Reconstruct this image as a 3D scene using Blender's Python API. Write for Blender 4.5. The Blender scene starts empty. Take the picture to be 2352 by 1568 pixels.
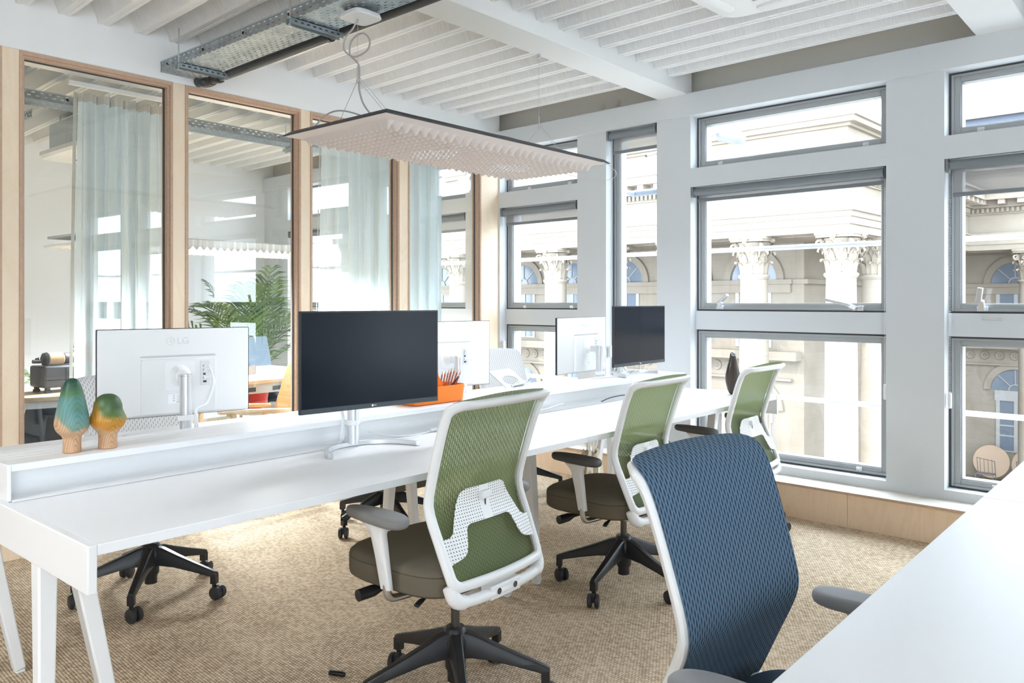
import bpy, math, random
from mathutils import Matrix, Vector
random.seed(7)
S = bpy.context.scene
C = S.collection
PI = math.pi
R = math.radians

# ------------------------------------------------------------------ camera
F_PX = 1838.0
cam_d = bpy.data.cameras.new('camera')
cam_d.sensor_width = 36.0
cam_d.lens = F_PX / 2352 * 36.0
cam_d.shift_y = -(784 - 691) / 2352
cam_d.clip_end = 500
cam = bpy.data.objects.new('camera', cam_d)
cam.location = (0, 0, 1.3)
cam.rotation_euler = (R(90), 0, R(40.9))
C.objects.link(cam)
S.camera = cam

# ------------------------------------------------------------------ light
W = bpy.data.worlds.new('world')
S.world = W
W.use_nodes = True
wn = W.node_tree.nodes['Background']
wn.inputs['Color'].default_value = (0.76, 0.88, 1.0, 1)
wn.inputs['Strength'].default_value = 5.6
sd = bpy.data.lights.new('sun', 'SUN')
sd.energy = 1.6
sd.color = (1.0, 0.88, 0.70)
sd.angle = R(0.6)
sun = bpy.data.objects.new('sun', sd)
sun.rotation_euler = Vector((0.45, 0.62, -0.64)).to_track_quat('-Z', 'Y').to_euler()
sun.location = (-20, -20, 30)
C.objects.link(sun)
S.view_settings.view_transform = 'Standard'
S.view_settings.look = 'None'
S.view_settings.gamma = 1.0
S.view_settings.use_curve_mapping = False
S.view_settings.exposure = 1.17
S.cycles.max_bounces = 10
S.cycles.diffuse_bounces = 6
S.cycles.transparent_max_bounces = 24
S.cycles.sample_clamp_indirect = 6.0

# ------------------------------------------------------------------ materials
MATS = {}
def mat(name, col, rough=0.5, metal=0.0, spec=0.5, **kw):
    if name in MATS: return MATS[name]
    m = bpy.data.materials.new(name)
    m.use_nodes = True
    b = m.node_tree.nodes['Principled BSDF']
    b.inputs['Base Color'].default_value = (*col, 1)
    b.inputs['Roughness'].default_value = rough
    b.inputs['Metallic'].default_value = metal
    b.inputs['Specular IOR Level'].default_value = spec
    for k, v in kw.items():
        b.inputs[k.replace('_', ' ')].default_value = v
    MATS[name] = m
    return m

class NT:
    """small node-graph writer"""
    def __init__(s, m):
        s.t = m.node_tree; s.n = s.t.nodes; s.l = s.t.links
        s.b = s.n['Principled BSDF']; s.out = s.n['Material Output']
    def add(s, typ, **kw):
        nd = s.n.new(typ)
        for k, v in kw.items(): setattr(nd, k, v)
        return nd
    def link(s, a, b): s.l.new(a, b)
    def set(s, sock, v):
        if hasattr(v, 'is_output'): s.l.new(v, sock)
        else: sock.default_value = v
    def math(s, op, a, b=0.0, c=0.0):
        nd = s.n.new('ShaderNodeMath'); nd.operation = op
        s.set(nd.inputs[0], a); s.set(nd.inputs[1], b)
        s.set(nd.inputs[2], c)
        return nd.outputs[0]
    def coord(s, kind='Object', scale=(1, 1, 1), rot=(0, 0, 0)):
        tc = s.n.new('ShaderNodeTexCoord'); mp = s.n.new('ShaderNodeMapping')
        s.l.new(tc.outputs[kind], mp.inputs[0])
        mp.inputs['Scale'].default_value = scale
        mp.inputs['Rotation'].default_value = rot
        return mp.outputs[0]
    def sep(s, v):
        nd = s.n.new('ShaderNodeSeparateXYZ'); s.l.new(v, nd.inputs[0]); return nd.outputs
    def noise(s, v, scale, detail=3.0, rough=0.5, dist=0.0):
        nd = s.n.new('ShaderNodeTexNoise'); s.l.new(v, nd.inputs['Vector'])
        nd.inputs['Scale'].default_value = scale; nd.inputs['Detail'].default_value = detail
        nd.inputs['Roughness'].default_value = rough; nd.inputs['Distortion'].default_value = dist
        return nd.outputs['Fac']
    def wave(s, v, scale, dist=0.0, dscale=1.0, direction='X', typ='BANDS', detail=2.0):
        nd = s.n.new('ShaderNodeTexWave'); s.l.new(v, nd.inputs['Vector'])
        nd.wave_type = typ
        if typ == 'BANDS': nd.bands_direction = direction
        else: nd.rings_direction = direction
        nd.inputs['Scale'].default_value = scale; nd.inputs['Distortion'].default_value = dist
        nd.inputs['Detail Scale'].default_value = dscale; nd.inputs['Detail'].default_value = detail
        return nd.outputs['Fac']
    def ramp(s, f, stops):
        nd = s.n.new('ShaderNodeValToRGB'); s.set(nd.inputs[0], f)
        e = nd.color_ramp.elements
        while len(e) < len(stops): e.new(0.5)
        for el, (p, c) in zip(e, stops):
            el.position = p; el.color = (*c, 1) if len(c) == 3 else c
        return nd.outputs[0]
    def mix(s, f, a, b, mode='MIX'):
        nd = s.n.new('ShaderNodeMix'); nd.data_type = 'RGBA'; nd.blend_type = mode
        s.set(nd.inputs[0], f)
        s.set(nd.inputs[6], a if hasattr(a, 'is_output') else (*a, 1))
        s.set(nd.inputs[7], b if hasattr(b, 'is_output') else (*b, 1))
        return nd.outputs[2]
    def bump(s, h, strength=0.3, dist=0.002):
        nd = s.n.new('ShaderNodeBump'); nd.inputs['Strength'].default_value = strength
        nd.inputs['Distance'].default_value = dist
        s.l.new(h, nd.inputs['Height']); s.l.new(nd.outputs[0], s.b.inputs['Normal'])

def paint(name, col, rough=0.6, bump=0.15, scale=220):
    m = mat(name, col, rough)
    n = NT(m); v = n.coord()
    n.bump(n.noise(v, scale, 4), bump, 0.0015)
    return m

M_wall = paint('white_wall_paint', (0.80, 0.81, 0.82), 0.65)
M_wwall = paint('shaded_white_wall_paint', (0.67, 0.69, 0.71), 0.65)  # white wall paint greyed to stand in for the backlit shade
M_ceil = paint('white_ceiling_paint', (0.84, 0.84, 0.83), 0.7, 0.25, 120)
M_web = paint('taupe_beam_tone', (0.62, 0.59, 0.53), 0.6, 0.1)  # warmer and darker than the ceiling white
M_desk = paint('white_laminate', (0.85, 0.85, 0.86), 0.42, 0.04, 900)
M_deskmetal = mat('white_powder_coat', (0.83, 0.825, 0.82), 0.4)
M_plastic = mat('white_plastic', (0.83, 0.83, 0.83), 0.38)
M_monw = mat('white_monitor_plastic', (0.80, 0.80, 0.795), 0.5)
M_black = mat('black_plastic', (0.018, 0.018, 0.02), 0.38)
M_castor = mat('black_castor_rubber', (0.03, 0.03, 0.032), 0.5)
M_grey = mat('grey_armrest_foam', (0.20, 0.195, 0.19), 0.6)
M_shadegrey = mat('shaded_grey_armrest_foam', (0.075, 0.072, 0.07), 0.55)  # same grey foam, darkened to imitate the dimmer light on these pads
M_lgrey = mat('light_grey_armrest_foam', (0.30, 0.305, 0.32), 0.6)
M_steel = mat('brushed_steel', (0.62, 0.62, 0.63), 0.3, 1.0)
M_silver = mat('satin_silver', (0.74, 0.75, 0.77), 0.35, 0.85)
M_dsteel = mat('dark_chromed_column', (0.12, 0.115, 0.11), 0.3, 0.8)
M_alu = mat('grey_aluminium_frame', (0.40, 0.415, 0.42), 0.42, 0.35)
M_gasket = mat('dark_rubber_gasket', (0.06, 0.06, 0.065), 0.6)
M_blindtube = mat('grey_blind_tube', (0.22, 0.24, 0.26), 0.5, 0.2)
M_galv = mat('galvanised_steel', (0.46, 0.52, 0.55), 0.32, 0.85)
M_pipe = mat('dark_grey_pipe', (0.055, 0.057, 0.06), 0.5)
M_copper = mat('copper_wire', (0.72, 0.33, 0.20), 0.35, 0.9)
M_brass = mat('brass_clamp', (0.45, 0.30, 0.10), 0.4, 0.8)
M_screen = mat('dark_screen_glass', (0.012, 0.016, 0.024), 0.22, 0, 0.2)
M_bezel = mat('black_bezel', (0.02, 0.022, 0.026), 0.4)
M_orange = mat('orange_plastic', (1.0, 0.25, 0.014), 0.4)
M_cable = mat('white_cable', (0.84, 0.85, 0.87), 0.45)
M_panel = mat('beige_felt_panel', (0.62, 0.555, 0.515), 0.85)
M_paneledge = mat('charcoal_panel_edge', (0.045, 0.048, 0.055), 0.55)
M_led = mat('clear_led_lens', (0.85, 0.85, 0.85), 0.08, 0.3)
M_rope = mat('grey_flex', (0.42, 0.40, 0.385), 0.5)
M_red = mat('red_pot_glaze', (0.82, 0.06, 0.05), 0.4)
M_leather = mat('tan_leather', (0.27, 0.13, 0.035), 0.5)
M_yellow = mat('mustard_fabric', (0.62, 0.33, 0.03), 0.8)
M_teal = mat('teal_plastic', (0.22, 0.60, 0.62), 0.35)
M_paper = mat('brown_kraft_paper', (0.52, 0.33, 0.18), 0.75)
M_charcoal = mat('charcoal_plastic', (0.042, 0.046, 0.055), 0.5)
M_canvas = paint('cream_canvas', (0.74, 0.66, 0.53), 0.9, 0.3, 400)
M_bird = mat('dark_brown_lacquer', (0.055, 0.038, 0.03), 0.28)
M_text = mat('pale_grey_print', (0.62, 0.63, 0.65), 0.5)
M_whiteprint = mat('white_print', (0.9, 0.9, 0.9), 0.5)
M_ink = mat('dark_print', (0.12, 0.14, 0.2), 0.6)
M_stone = mat('pale_limestone', (0.23, 0.197, 0.158), 0.85)
def stone_nodes():
    n = NT(M_stone); v = n.coord()
    c = n.ramp(n.noise(v, 0.7, 6, 0.6), [(0.3, (0.20, 0.166, 0.128)), (0.55, (0.232, 0.198, 0.158)), (0.75, (0.25, 0.218, 0.178))])
    xyz = n.sep(v)
    j = n.math('LESS_THAN', n.math('FRACT', n.math('MULTIPLY', xyz[2], 2.1)), 0.035)
    c2 = n.mix(n.math('MULTIPLY', j, 0.35), c, (0.15, 0.128, 0.10))
    n.link(c2, n.b.inputs['Base Color'])
stone_nodes()
M_bronze = mat('weathered_green_roof', (0.085, 0.115, 0.10), 0.7)
M_extglass = mat('dark_window_glass', (0.13, 0.155, 0.19), 0.15, 0, 0.6)
M_extframe = mat('white_exterior_frame', (0.30, 0.295, 0.285), 0.5)
M_render = mat('pale_blue_grey_facade', (0.085, 0.097, 0.125), 0.7)
M_paving = mat('pale_paving', (0.30, 0.28, 0.255), 0.9)
M_apricot = mat('apricot_tabletop', (0.34, 0.24, 0.165), 0.6)
M_wire = mat('dark_wire', (0.10, 0.09, 0.09), 0.5)

def ply(name, base, dark, light, scale=1.0, axis='Z'):
    """birch plywood face: flowing cathedral figure"""
    m = mat(name, base, 0.55)
    n = NT(m)
    sc = {'Z': (1.6, 1.6, 0.35), 'X': (0.35, 1.6, 1.6), 'Y': (1.6, .35, 1.6)}[axis]
    v = n.coord('Object', tuple(x * scale for x in sc))
    a = n.noise(v, 2.2, 3, 0.5, 1.2)
    f = n.math('FRACT', n.math('MULTIPLY', a, 9.0))
    f2 = n.math('MULTIPLY', n.math('SUBTRACT', 1.0, n.math('ABSOLUTE', n.math('SUBTRACT', f, .5))), 0.7)
    fine = n.noise(n.coord('Object', tuple(x * scale * 40 for x in sc)), 4, 3)
    t = n.math('ADD', n.math('MULTIPLY', f2, .55), n.math('MULTIPLY', fine, .45))
    c = n.ramp(t, [(0.25, dark), (0.5, base), (0.8, light)])
    n.link(c, n.b.inputs['Base Color'])
    return m
M_birch = ply('birch_plywood_face', (0.86, 0.70, 0.52), (0.80, 0.63, 0.45), (0.89, 0.75, 0.58))
M_birchw = ply('birch_plywood_plinth', (0.84, 0.64, 0.46), (0.76, 0.55, 0.37), (0.87, 0.70, 0.53), 1.6)
def ply_edge():
    m = mat('plywood_edge', (0.5, 0.35, 0.25), 0.65)
    n = NT(m); v = n.coord()
    xyz = n.sep(v)
    sm = n.math('ADD', n.math('ADD', xyz[0], xyz[1]), xyz[2])
    w = n.math('FRACT', n.math('MULTIPLY', sm, 230.0))
    c = n.ramp(n.math('ADD', n.math('MULTIPLY', w, .6), n.math('MULTIPLY', n.noise(v, 60, 2), .4)),
               [(0.2, (0.40, 0.26, 0.18)), (0.5, (0.55, 0.38, 0.27)), (0.8, (0.66, 0.49, 0.36))])
    n.link(c, n.b.inputs['Base Color'])
    return m
M_plyedge = ply_edge()

def carpet():
    m = mat('sisal_carpet', (0.45, 0.34, 0.23), 0.95, 0, 0.1)
    n = NT(m)
    v = n.coord('Object', (1, 1, 1), (0, 0, R(4)))
    xyz = n.sep(v)
    wob = n.math('MULTIPLY', n.math('SUBTRACT', n.noise(v, 9, 2), .5), .006)
    rowf = n.math('MULTIPLY', n.math('ADD', xyz[1], wob), 1 / 0.0105)
    row = n.math('FLOOR', rowf)
    ry = n.math('SUBTRACT', n.math('FRACT', rowf), .5)
    off = n.math('MULTIPLY', n.math('MODULO', row, 2.0), 0.5)
    colf = n.math('ADD', n.math('MULTIPLY', n.math('ADD', xyz[0], wob), 1 / 0.0135), off)
    cx = n.math('SUBTRACT', n.math('FRACT', colf), .5)
    d = n.math('ADD', n.math('MULTIPLY', cx, n.math('MULTIPLY', cx, 3.0)), n.math('MULTIPLY', ry, n.math('MULTIPLY', ry, 3.4)))
    h = n.math('SUBTRACT', 1.0, d)
    # per-stitch tone
    cid = n.add('ShaderNodeCombineXYZ')
    n.link(n.math('FLOOR', colf), cid.inputs[0]); n.link(row, cid.inputs[1])
    wnz = n.add('ShaderNodeTexWhiteNoise'); wnz.noise_dimensions = '2D'
    n.link(cid.outputs[0], wnz.inputs['Vector'])
    tone = n.math('ADD', n.math('MULTIPLY', wnz.outputs['Value'], .35), n.math('MULTIPLY', h, .55))
    tone = n.math('ADD', tone, n.math('MULTIPLY', n.math('SUBTRACT', n.noise(v, 3.0, 4), .5), .35))
    c = n.ramp(tone, [(0.10, (0.24, 0.17, 0.11)), (0.36, (0.55, 0.425, 0.295)), (0.70, (0.77, 0.63, 0.465)), (1.0, (0.87, 0.76, 0.60))])
    n.link(c, n.b.inputs['Base Color'])
    n.bump(h, 0.6, 0.003)
    return m
M_carpet = carpet()

def knit(name, base, slit, dx, dy, lx, ly, holes=0.0, rough=0.85):
    """knitted chair back with staggered upright slits, in UV metres"""
    m = mat(name, base, rough, 0, 0.25)
    n = NT(m)
    xyz = n.sep(n.coord('UV'))
    colf = n.math('MULTIPLY', xyz[0], 1 / dx)
    col = n.math('FLOOR', colf)
    off = n.math('MULTIPLY', n.math('MODULO', n.math('ABSOLUTE', col), 2.0), 0.5)
    rowf = n.math('ADD', n.math('MULTIPLY', xyz[1], 1 / dy), off)
    cx = n.math('MULTIPLY', n.math('SUBTRACT', n.math('FRACT', colf), .5), dx / lx)
    cy = n.math('MULTIPLY', n.math('SUBTRACT', n.math('FRACT', rowf), .5), dy / ly)
    # skew gives the slits their leaning leaf shape
    cx2 = n.math('ADD', cx, n.math('MULTIPLY', cy, 0.35))
    d = n.math('ADD', n.math('MULTIPLY', cx2, cx2), n.math('MULTIPLY', cy, cy))
    mask = n.math('LESS_THAN', d, 0.25)
    soft = n.math('SUBTRACT', 1.0, n.math('MINIMUM', n.math('MULTIPLY', d, 3.2), 1.0))
    nz = n.noise(n.coord('UV'), 900, 2)
    bc = n.mix(n.math('MULTIPLY', nz, .35), base, tuple(min(1, x * 1.7) for x in base))
    c = n.mix(soft if holes == 0 else mask, bc, slit)
    n.link(c, n.b.inputs['Base Color'])
    n.bump(n.math('SUBTRACT', 1.0, soft), 0.8, 0.002)
    if holes > 0:
        n.link(n.math('SUBTRACT', 1.0, n.math('MULTIPLY', mask, holes)), n.b.inputs['Alpha'])
    return m
M_blue = knit('blue_knit', (0.088, 0.150, 0.222), (0.004, 0.008, 0.022), 0.0100, 0.0190, 0.0054, 0.0195)
M_green = knit('green_knit', (0.100, 0.130, 0.060), (0.24, 0.29, 0.16), 0.0098, 0.0190, 0.0056, 0.0165, 0.20)
M_whiteknit = knit('white_knit', (0.80, 0.80, 0.81), (0.33, 0.33, 0.36), 0.0105, 0.024, 0.0055, 0.018, 0.0)

def fabric(name, col, scale=900):
    m = mat(name, col, 0.95, 0, 0.1)
    n = NT(m); v = n.coord()
    f = n.noise(v, scale, 2)
    n.link(n.mix(f, tuple(x * .78 for x in col), tuple(min(1, x * 1.2) for x in col)), n.b.inputs['Base Color'])
    n.bump(f, 0.3, 0.001)
    return m
M_seat = fabric('taupe_wool_seat', (0.155, 0.132, 0.098))
M_seatgrey = fabric('light_grey_wool_seat', (0.42, 0.43, 0.45))
M_seatblue = fabric('navy_wool_seat', (0.05, 0.075, 0.11))
def curtain_mat():
    m = fabric('pale_sage_curtain', (0.77, 0.83, 0.85), 700)
    m.node_tree.nodes['Principled BSDF'].inputs['Transmission Weight'].default_value = 0.0
    return m
M_curtain = curtain_mat()
M_curtainhem = fabric('beige_curtain_lining', (0.66, 0.62, 0.55), 700)

def dots(name, col, dark, pitch, rad):
    m = mat(name, col, 0.4)
    n = NT(m); xyz = n.sep(n.coord('UV'))
    a = n.math('SUBTRACT', n.math('FRACT', n.math('MULTIPLY', xyz[0], 1 / pitch)), .5)
    b = n.math('SUBTRACT', n.math('FRACT', n.math('MULTIPLY', xyz[1], 1 / pitch)), .5)
    d = n.math('ADD', n.math('MULTIPLY', a, a), n.math('MULTIPLY', b, b))
    k = n.math('LESS_THAN', d, (rad / pitch) ** 2)
    # plain border and plain middle spine
    sp = n.math('GREATER_THAN', n.math('ABSOLUTE', xyz[0]), 0.018)
    n.link(n.mix(n.math('MULTIPLY', k, sp), col, dark), n.b.inputs['Base Color'])
    return m
M_lumbar = dots('perforated_white_plastic', (0.83, 0.83, 0.83), (0.05, 0.07, 0.05), 0.0105, 0.0021)

def perforated(name):
    """galvanised sheet with rows of slots (real see-through slots), UV metres"""
    m = mat(name, (0.46, 0.52, 0.55), 0.42, 0.7)
    n = NT(m); uv = n.coord('UV'); xyz = n.sep(uv)
    rowf = n.math('MULTIPLY', xyz[1], 1 / 0.021)
    off = n.math('MULTIPLY', n.math('MODULO', n.math('ABSOLUTE', n.math('FLOOR', rowf)), 2.0), .5)
    colf = n.math('ADD', n.math('MULTIPLY', xyz[0], 1 / 0.05), off)
    a = n.math('ABSOLUTE', n.math('SUBTRACT', n.math('FRACT', colf), .5))
    b = n.math('ABSOLUTE', n.math('SUBTRACT', n.math('FRACT', rowf), .5))
    k = n.math('MULTIPLY', n.math('LESS_THAN', a, .20), n.math('LESS_THAN', b, .15))
    c = n.ramp(n.noise(uv, 14, 4), [(0.3, (0.24, 0.285, 0.315)), (0.7, (0.40, 0.45, 0.48))])
    n.link(c, n.b.inputs['Base Color'])
    n.link(n.math('SUBTRACT', 1.0, k), n.b.inputs['Alpha'])
    return m
def translucent(m, col, fac):
    n = NT(m); t = n.add('ShaderNodeBsdfTranslucent'); t.inputs[0].default_value = (*col, 1)
    mx = n.add('ShaderNodeMixShader'); mx.inputs[0].default_value = fac
    n.link(n.b.outputs[0], mx.inputs[1]); n.link(t.outputs[0], mx.inputs[2]); n.link(mx.outputs[0], n.out.inputs[0])
translucent(M_green, (0.40, 0.47, 0.22), .27)
translucent(M_curtain, (0.77, 0.85, 0.89), .4)
translucent(M_whiteknit, (0.8, 0.8, 0.8), .25)
M_perf = perforated('perforated_galvanised_sheet')

def blind_mat():
    m = mat('grey_screen_fabric', (0.36, 0.36, 0.37), 0.9)
    n = NT(m)
    f = n.noise(n.coord('Object', (900, 900, 900)), 1.0, 1)
    n.link(n.math('ADD', 0.55, n.math('MULTIPLY', n.math('GREATER_THAN', f, .5), .45)), n.b.inputs['Alpha'])
    return m
M_blind = blind_mat()

def glass_mat(name, tint, boost):
    m = bpy.data.materials.new(name); m.use_nodes = True
    t = m.node_tree; t.nodes.remove(t.nodes['Principled BSDF'])
    tr = t.nodes.new('ShaderNodeBsdfTransparent'); tr.inputs[0].default_value = (*tint, 1)
    gl = t.nodes.new('ShaderNodeBsdfGlossy'); gl.inputs['Roughness'].default_value = 0.0
    fr = t.nodes.new('ShaderNodeLayerWeight'); fr.inputs['Blend'].default_value = 0.5
    pw = t.nodes.new('ShaderNodeMath'); pw.operation = 'POWER'; pw.inputs[1].default_value = 5.0
    ma = t.nodes.new('ShaderNodeMath'); ma.operation = 'MULTIPLY_ADD'; ma.inputs[1].default_value = 0.95; ma.inputs[2].default_value = 0.045
    mu = t.nodes.new('ShaderNodeMath'); mu.operation = 'MULTIPLY'; mu.use_clamp = True
    mu.inputs[1].default_value = boost
    t.links.new(fr.outputs['Facing'], pw.inputs[0]); t.links.new(pw.outputs[0], ma.inputs[0])
    mx = t.nodes.new('ShaderNodeMixShader')
    t.links.new(ma.outputs[0], mu.inputs[0]); t.links.new(mu.outputs[0], mx.inputs[0])
    t.links.new(tr.outputs[0], mx.inputs[1]); t.links.new(gl.outputs[0], mx.inputs[2])
    t.links.new(mx.outputs[0], t.nodes['Material Output'].inputs[0])
    MATS[name] = m
    return m
M_glass = glass_mat('window_glass', (0.98, 0.99, 0.99), 1.2)
M_pglass = glass_mat('partition_glass', (0.95, 0.975, 0.97), 2.2)

def woodtree(name, stops, zc):
    """stained turned ash: colour bands by height, drifting patches and flame grain"""
    m = mat(name, (0.7, 0.5, 0.3), 0.45)
    n = NT(m); v = n.coord(); xyz = n.sep(v)
    nz = n.noise(v, 9, 1)
    hz = n.math('ADD', n.math('MULTIPLY', xyz[2], 1 / zc), n.math('MULTIPLY', n.math('SUBTRACT', nz, .5), .75))
    base = n.ramp(hz, stops)
    g = n.coord('Object', (26, 26, 7))
    gr = n.wave(g, 2.6, 7.0, 0.6, 'X', 'RINGS')
    n.link(n.mix(n.math('MULTIPLY', n.math('POWER', gr, 3.0), .40), base, (0.10, 0.09, 0.05), 'MIX'), n.b.inputs['Base Color'])
    return m
M_tree1 = woodtree('stained_ash_tall', [(0.12, (0.62, 0.36, 0.20)), (0.33, (0.62, 0.38, 0.22)), (0.38, (0.17, 0.30, 0.24)), (0.56, (0.10, 0.27, 0.27)), (0.72, (0.055, 0.17, 0.065)), (0.95, (0.012, 0.07, 0.045))], 0.227)
M_tree2 = woodtree('stained_ash_short', [(0.15, (0.62, 0.36, 0.20)), (0.35, (0.62, 0.38, 0.20)), (0.42, (0.62, 0.25, 0.018)), (0.58, (0.50, 0.25, 0.025)), (0.68, (0.10, 0.17, 0.04)), (0.95, (0.012, 0.065, 0.035))], 0.171)
def oak():
    m = mat('oak_top', (0.58, 0.42, 0.27), 0.5)
    n = NT(m); v = n.coord('Object', (30, 3, 30))
    n.link(n.ramp(n.noise(v, 1.5, 4), [(0.3, (0.50, 0.35, 0.21)), (0.7, (0.66, 0.50, 0.34))]), n.b.inputs['Base Color'])
    return m
M_oak = oak()
def leafmat():
    m = mat('palm_leaf', (0.10, 0.22, 0.06), 0.5)
    n = NT(m); v = n.coord()
    n.link(n.ramp(n.noise(v, 6, 2), [(0.3, (0.03, 0.085, 0.03)), (0.7, (0.12, 0.20, 0.045))]), n.b.inputs['Base Color'])
    return m
M_leaf = leafmat()

# ------------------------------------------------------------------ geometry
SKEW = R(2.35)
MW = Matrix.Rotation(-SKEW, 4, 'Z')        # window-wall frame: x along the wall, y out through it
ROOT = {}

def _m(p): return Vector(p)

class MB:
    def __init__(s): s.v = []; s.f = []; s.uv = None
    def add(s, vs, fs, M=None):
        o = len(s.v)
        for p in vs:
            p = Vector(p); s.v.append(M @ p if M is not None else p)
        s.f += [tuple(i + o for i in f) for f in fs]
        return s
    def box(s, x0, y0, z0, x1, y1, z1, M=None):
        vs = [(x, y, z) for z in (z0, z1) for y in (y0, y1) for x in (x0, x1)]
        return s.add(vs, [(0, 2, 3, 1), (4, 5, 7, 6), (0, 1, 5, 4), (2, 6, 7, 3), (0, 4, 6, 2), (1, 3, 7, 5)], M)
    def cbox(s, c, d, M=None):
        return s.box(c[0] - d[0] / 2, c[1] - d[1] / 2, c[2] - d[2] / 2, c[0] + d[0] / 2, c[1] + d[1] / 2, c[2] + d[2] / 2, M)
    def loft(s, rings, cap=True, closed=True, M=None):
        k = len(rings[0]); vs = [p for r in rings for p in r]; fs = []
        for i in range(len(rings) - 1):
            for j in range(k if closed else k - 1):
                a = i * k + j; b = i * k + (j + 1) % k
                fs.append((a, b, b + k, a + k))
        if cap and closed:
            fs.append(tuple(range(k - 1, -1, -1)))
            fs.append(tuple((len(rings) - 1) * k + j for j in range(k)))
        return s.add(vs, fs, M)
    def lathe(s, prof, n=24, M=None, ax=(0, 0, 0), a0=0, a1=2 * PI):
        full = abs(a1 - a0 - 2 * PI) < 1e-6
        rings = []
        for r, z in prof:
            rings.append([(ax[0] + r * math.cos(a0 + (a1 - a0) * j / (n if full else n - 1)), ax[1] + r * math.sin(a0 + (a1 - a0) * j / (n if full else n - 1)), ax[2] + z) for j in range(n)])
        return s.loft(rings, True, full, M)
    def tube(s, path, r, n=8, M=None, cap=True, flat=1.0):
        P = [Vector(p) for p in path]
        rs = r if isinstance(r, (list, tuple)) else [r] * len(P)
        T = []
        for i in range(len(P)):
            t = (P[min(i + 1, len(P) - 1)] - P[max(i - 1, 0)])
            T.append(t.normalized())
        up = Vector((0, 0, 1)) if abs(T[0].z) < .9 else Vector((1, 0, 0))
        nrm = T[0].cross(up).normalized()
        rings = []
        for i, p in enumerate(P):
            nrm = (nrm - T[i] * nrm.dot(T[i]))
            if nrm.length < 1e-6: nrm = T[i].orthogonal()
            nrm.normalize()
            b = T[i].cross(nrm)
            rings.append([p + rs[i] * (nrm * math.cos(2 * PI * j / n) + b * math.sin(2 * PI * j / n) * flat) for j in range(n)])
        return s.loft(rings, cap, True, M)
    def cyl(s, p0, p1, r, n=14, M=None): return s.tube([p0, p1], r, n, M)
    def bar(s, p0, p1, w0, h0, w1=None, h1=None, side=None, M=None):
        """rectangular bar; w across, h in the second direction"""
        w1 = w1 if w1 is not None else w0; h1 = h1 if h1 is not None else h0
        p0 = Vector(p0); p1 = Vector(p1); t = (p1 - p0).normalized()
        sd = Vector(side) if side else (t.cross(Vector((0, 0, 1))) if abs(t.z) < .95 else Vector((1, 0, 0)))
        sd = (sd - t * sd.dot(t)).normalized(); u = sd.cross(t)
        rr = []
        for p, w, h in ((p0, w0, h0), (p1, w1, h1)):
            rr.append([p + sd * (a * w / 2) + u * (b * h / 2) for a, b in ((-1, -1), (1, -1), (1, 1), (-1, 1))])
        return s.loft(rr, True, True, M)
    def prism(s, poly, d0, d1, fn, M=None):
        """poly in 2-D, extruded between d0 and d1; fn(x, y, d) -> point"""
        k = len(poly)
        vs = [fn(x, y, d0) for x, y in poly] + [fn(x, y, d1) for x, y in poly]
        fs = [tuple(range(k - 1, -1, -1)), tuple(range(k, 2 * k))] + [(i, (i + 1) % k, k + (i + 1) % k, k + i) for i in range(k)]
        return s.add(vs, fs, M)
    def grid(s, fn, nu, nv, M=None, uvfn=None):
        o = len(s.v)
        vs = [fn(i / nu, j / nv) for j in range(nv + 1) for i in range(nu + 1)]
        fs = [(j * (nu + 1) + i, j * (nu + 1) + i + 1, (j + 1) * (nu + 1) + i + 1, (j + 1) * (nu + 1) + i) for j in range(nv) for i in range(nu)]
        s.add(vs, fs, M)
        if uvfn:
            if s.uv is None: s.uv = {}
            for j in range(nv + 1):
                for i in range(nu + 1): s.uv[o + j * (nu + 1) + i] = uvfn(i / nu, j / nv)
        return s
    def build(s, name, m, parent=None, M=None, local=False, bevel=0.0, seg=2, smooth=True, subsurf=0):
        vs = [M @ p for p in s.v] if M is not None else list(s.v)
        if parent is not None and not local:
            inv = world_of(parent).inverted(); vs = [inv @ p for p in vs]
        me = bpy.data.meshes.new(name)
        me.from_pydata([tuple(p) for p in vs], [], s.f)
        me.update()
        import bmesh
        bm = bmesh.new(); bm.from_mesh(me)
        bmesh.ops.recalc_face_normals(bm, faces=bm.faces); bm.to_mesh(me); bm.free()
        if s.uv is not None:
            ul = me.uv_layers.new(name='UVMap')
            for lp in me.loops:
                ul.data[lp.index].uv = s.uv.get(lp.vertex_index, (0, 0))
        if smooth:
            me.polygons.foreach_set('use_smooth', [True] * len(me.polygons))
            me.set_sharp_from_angle(angle=R(38))
        me.materials.append(m)
        o = bpy.data.objects.new(name, me); C.objects.link(o)
        if parent is not None: o.parent = parent
        if bevel > 0:
            b = o.modifiers.new('bevel', 'BEVEL'); b.width = bevel; b.segments = seg; b.limit_method = 'ANGLE'; b.angle_limit = R(40)
        if subsurf:
            sb = o.modifiers.new('sub', 'SUBSURF'); sb.levels = subsurf; sb.render_levels = subsurf
        return o

def world_of(o):
    m = o.matrix_basis.copy(); p = o.parent
    while p is not None:
        m = p.matrix_basis @ m; p = p.parent
    return m

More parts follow.
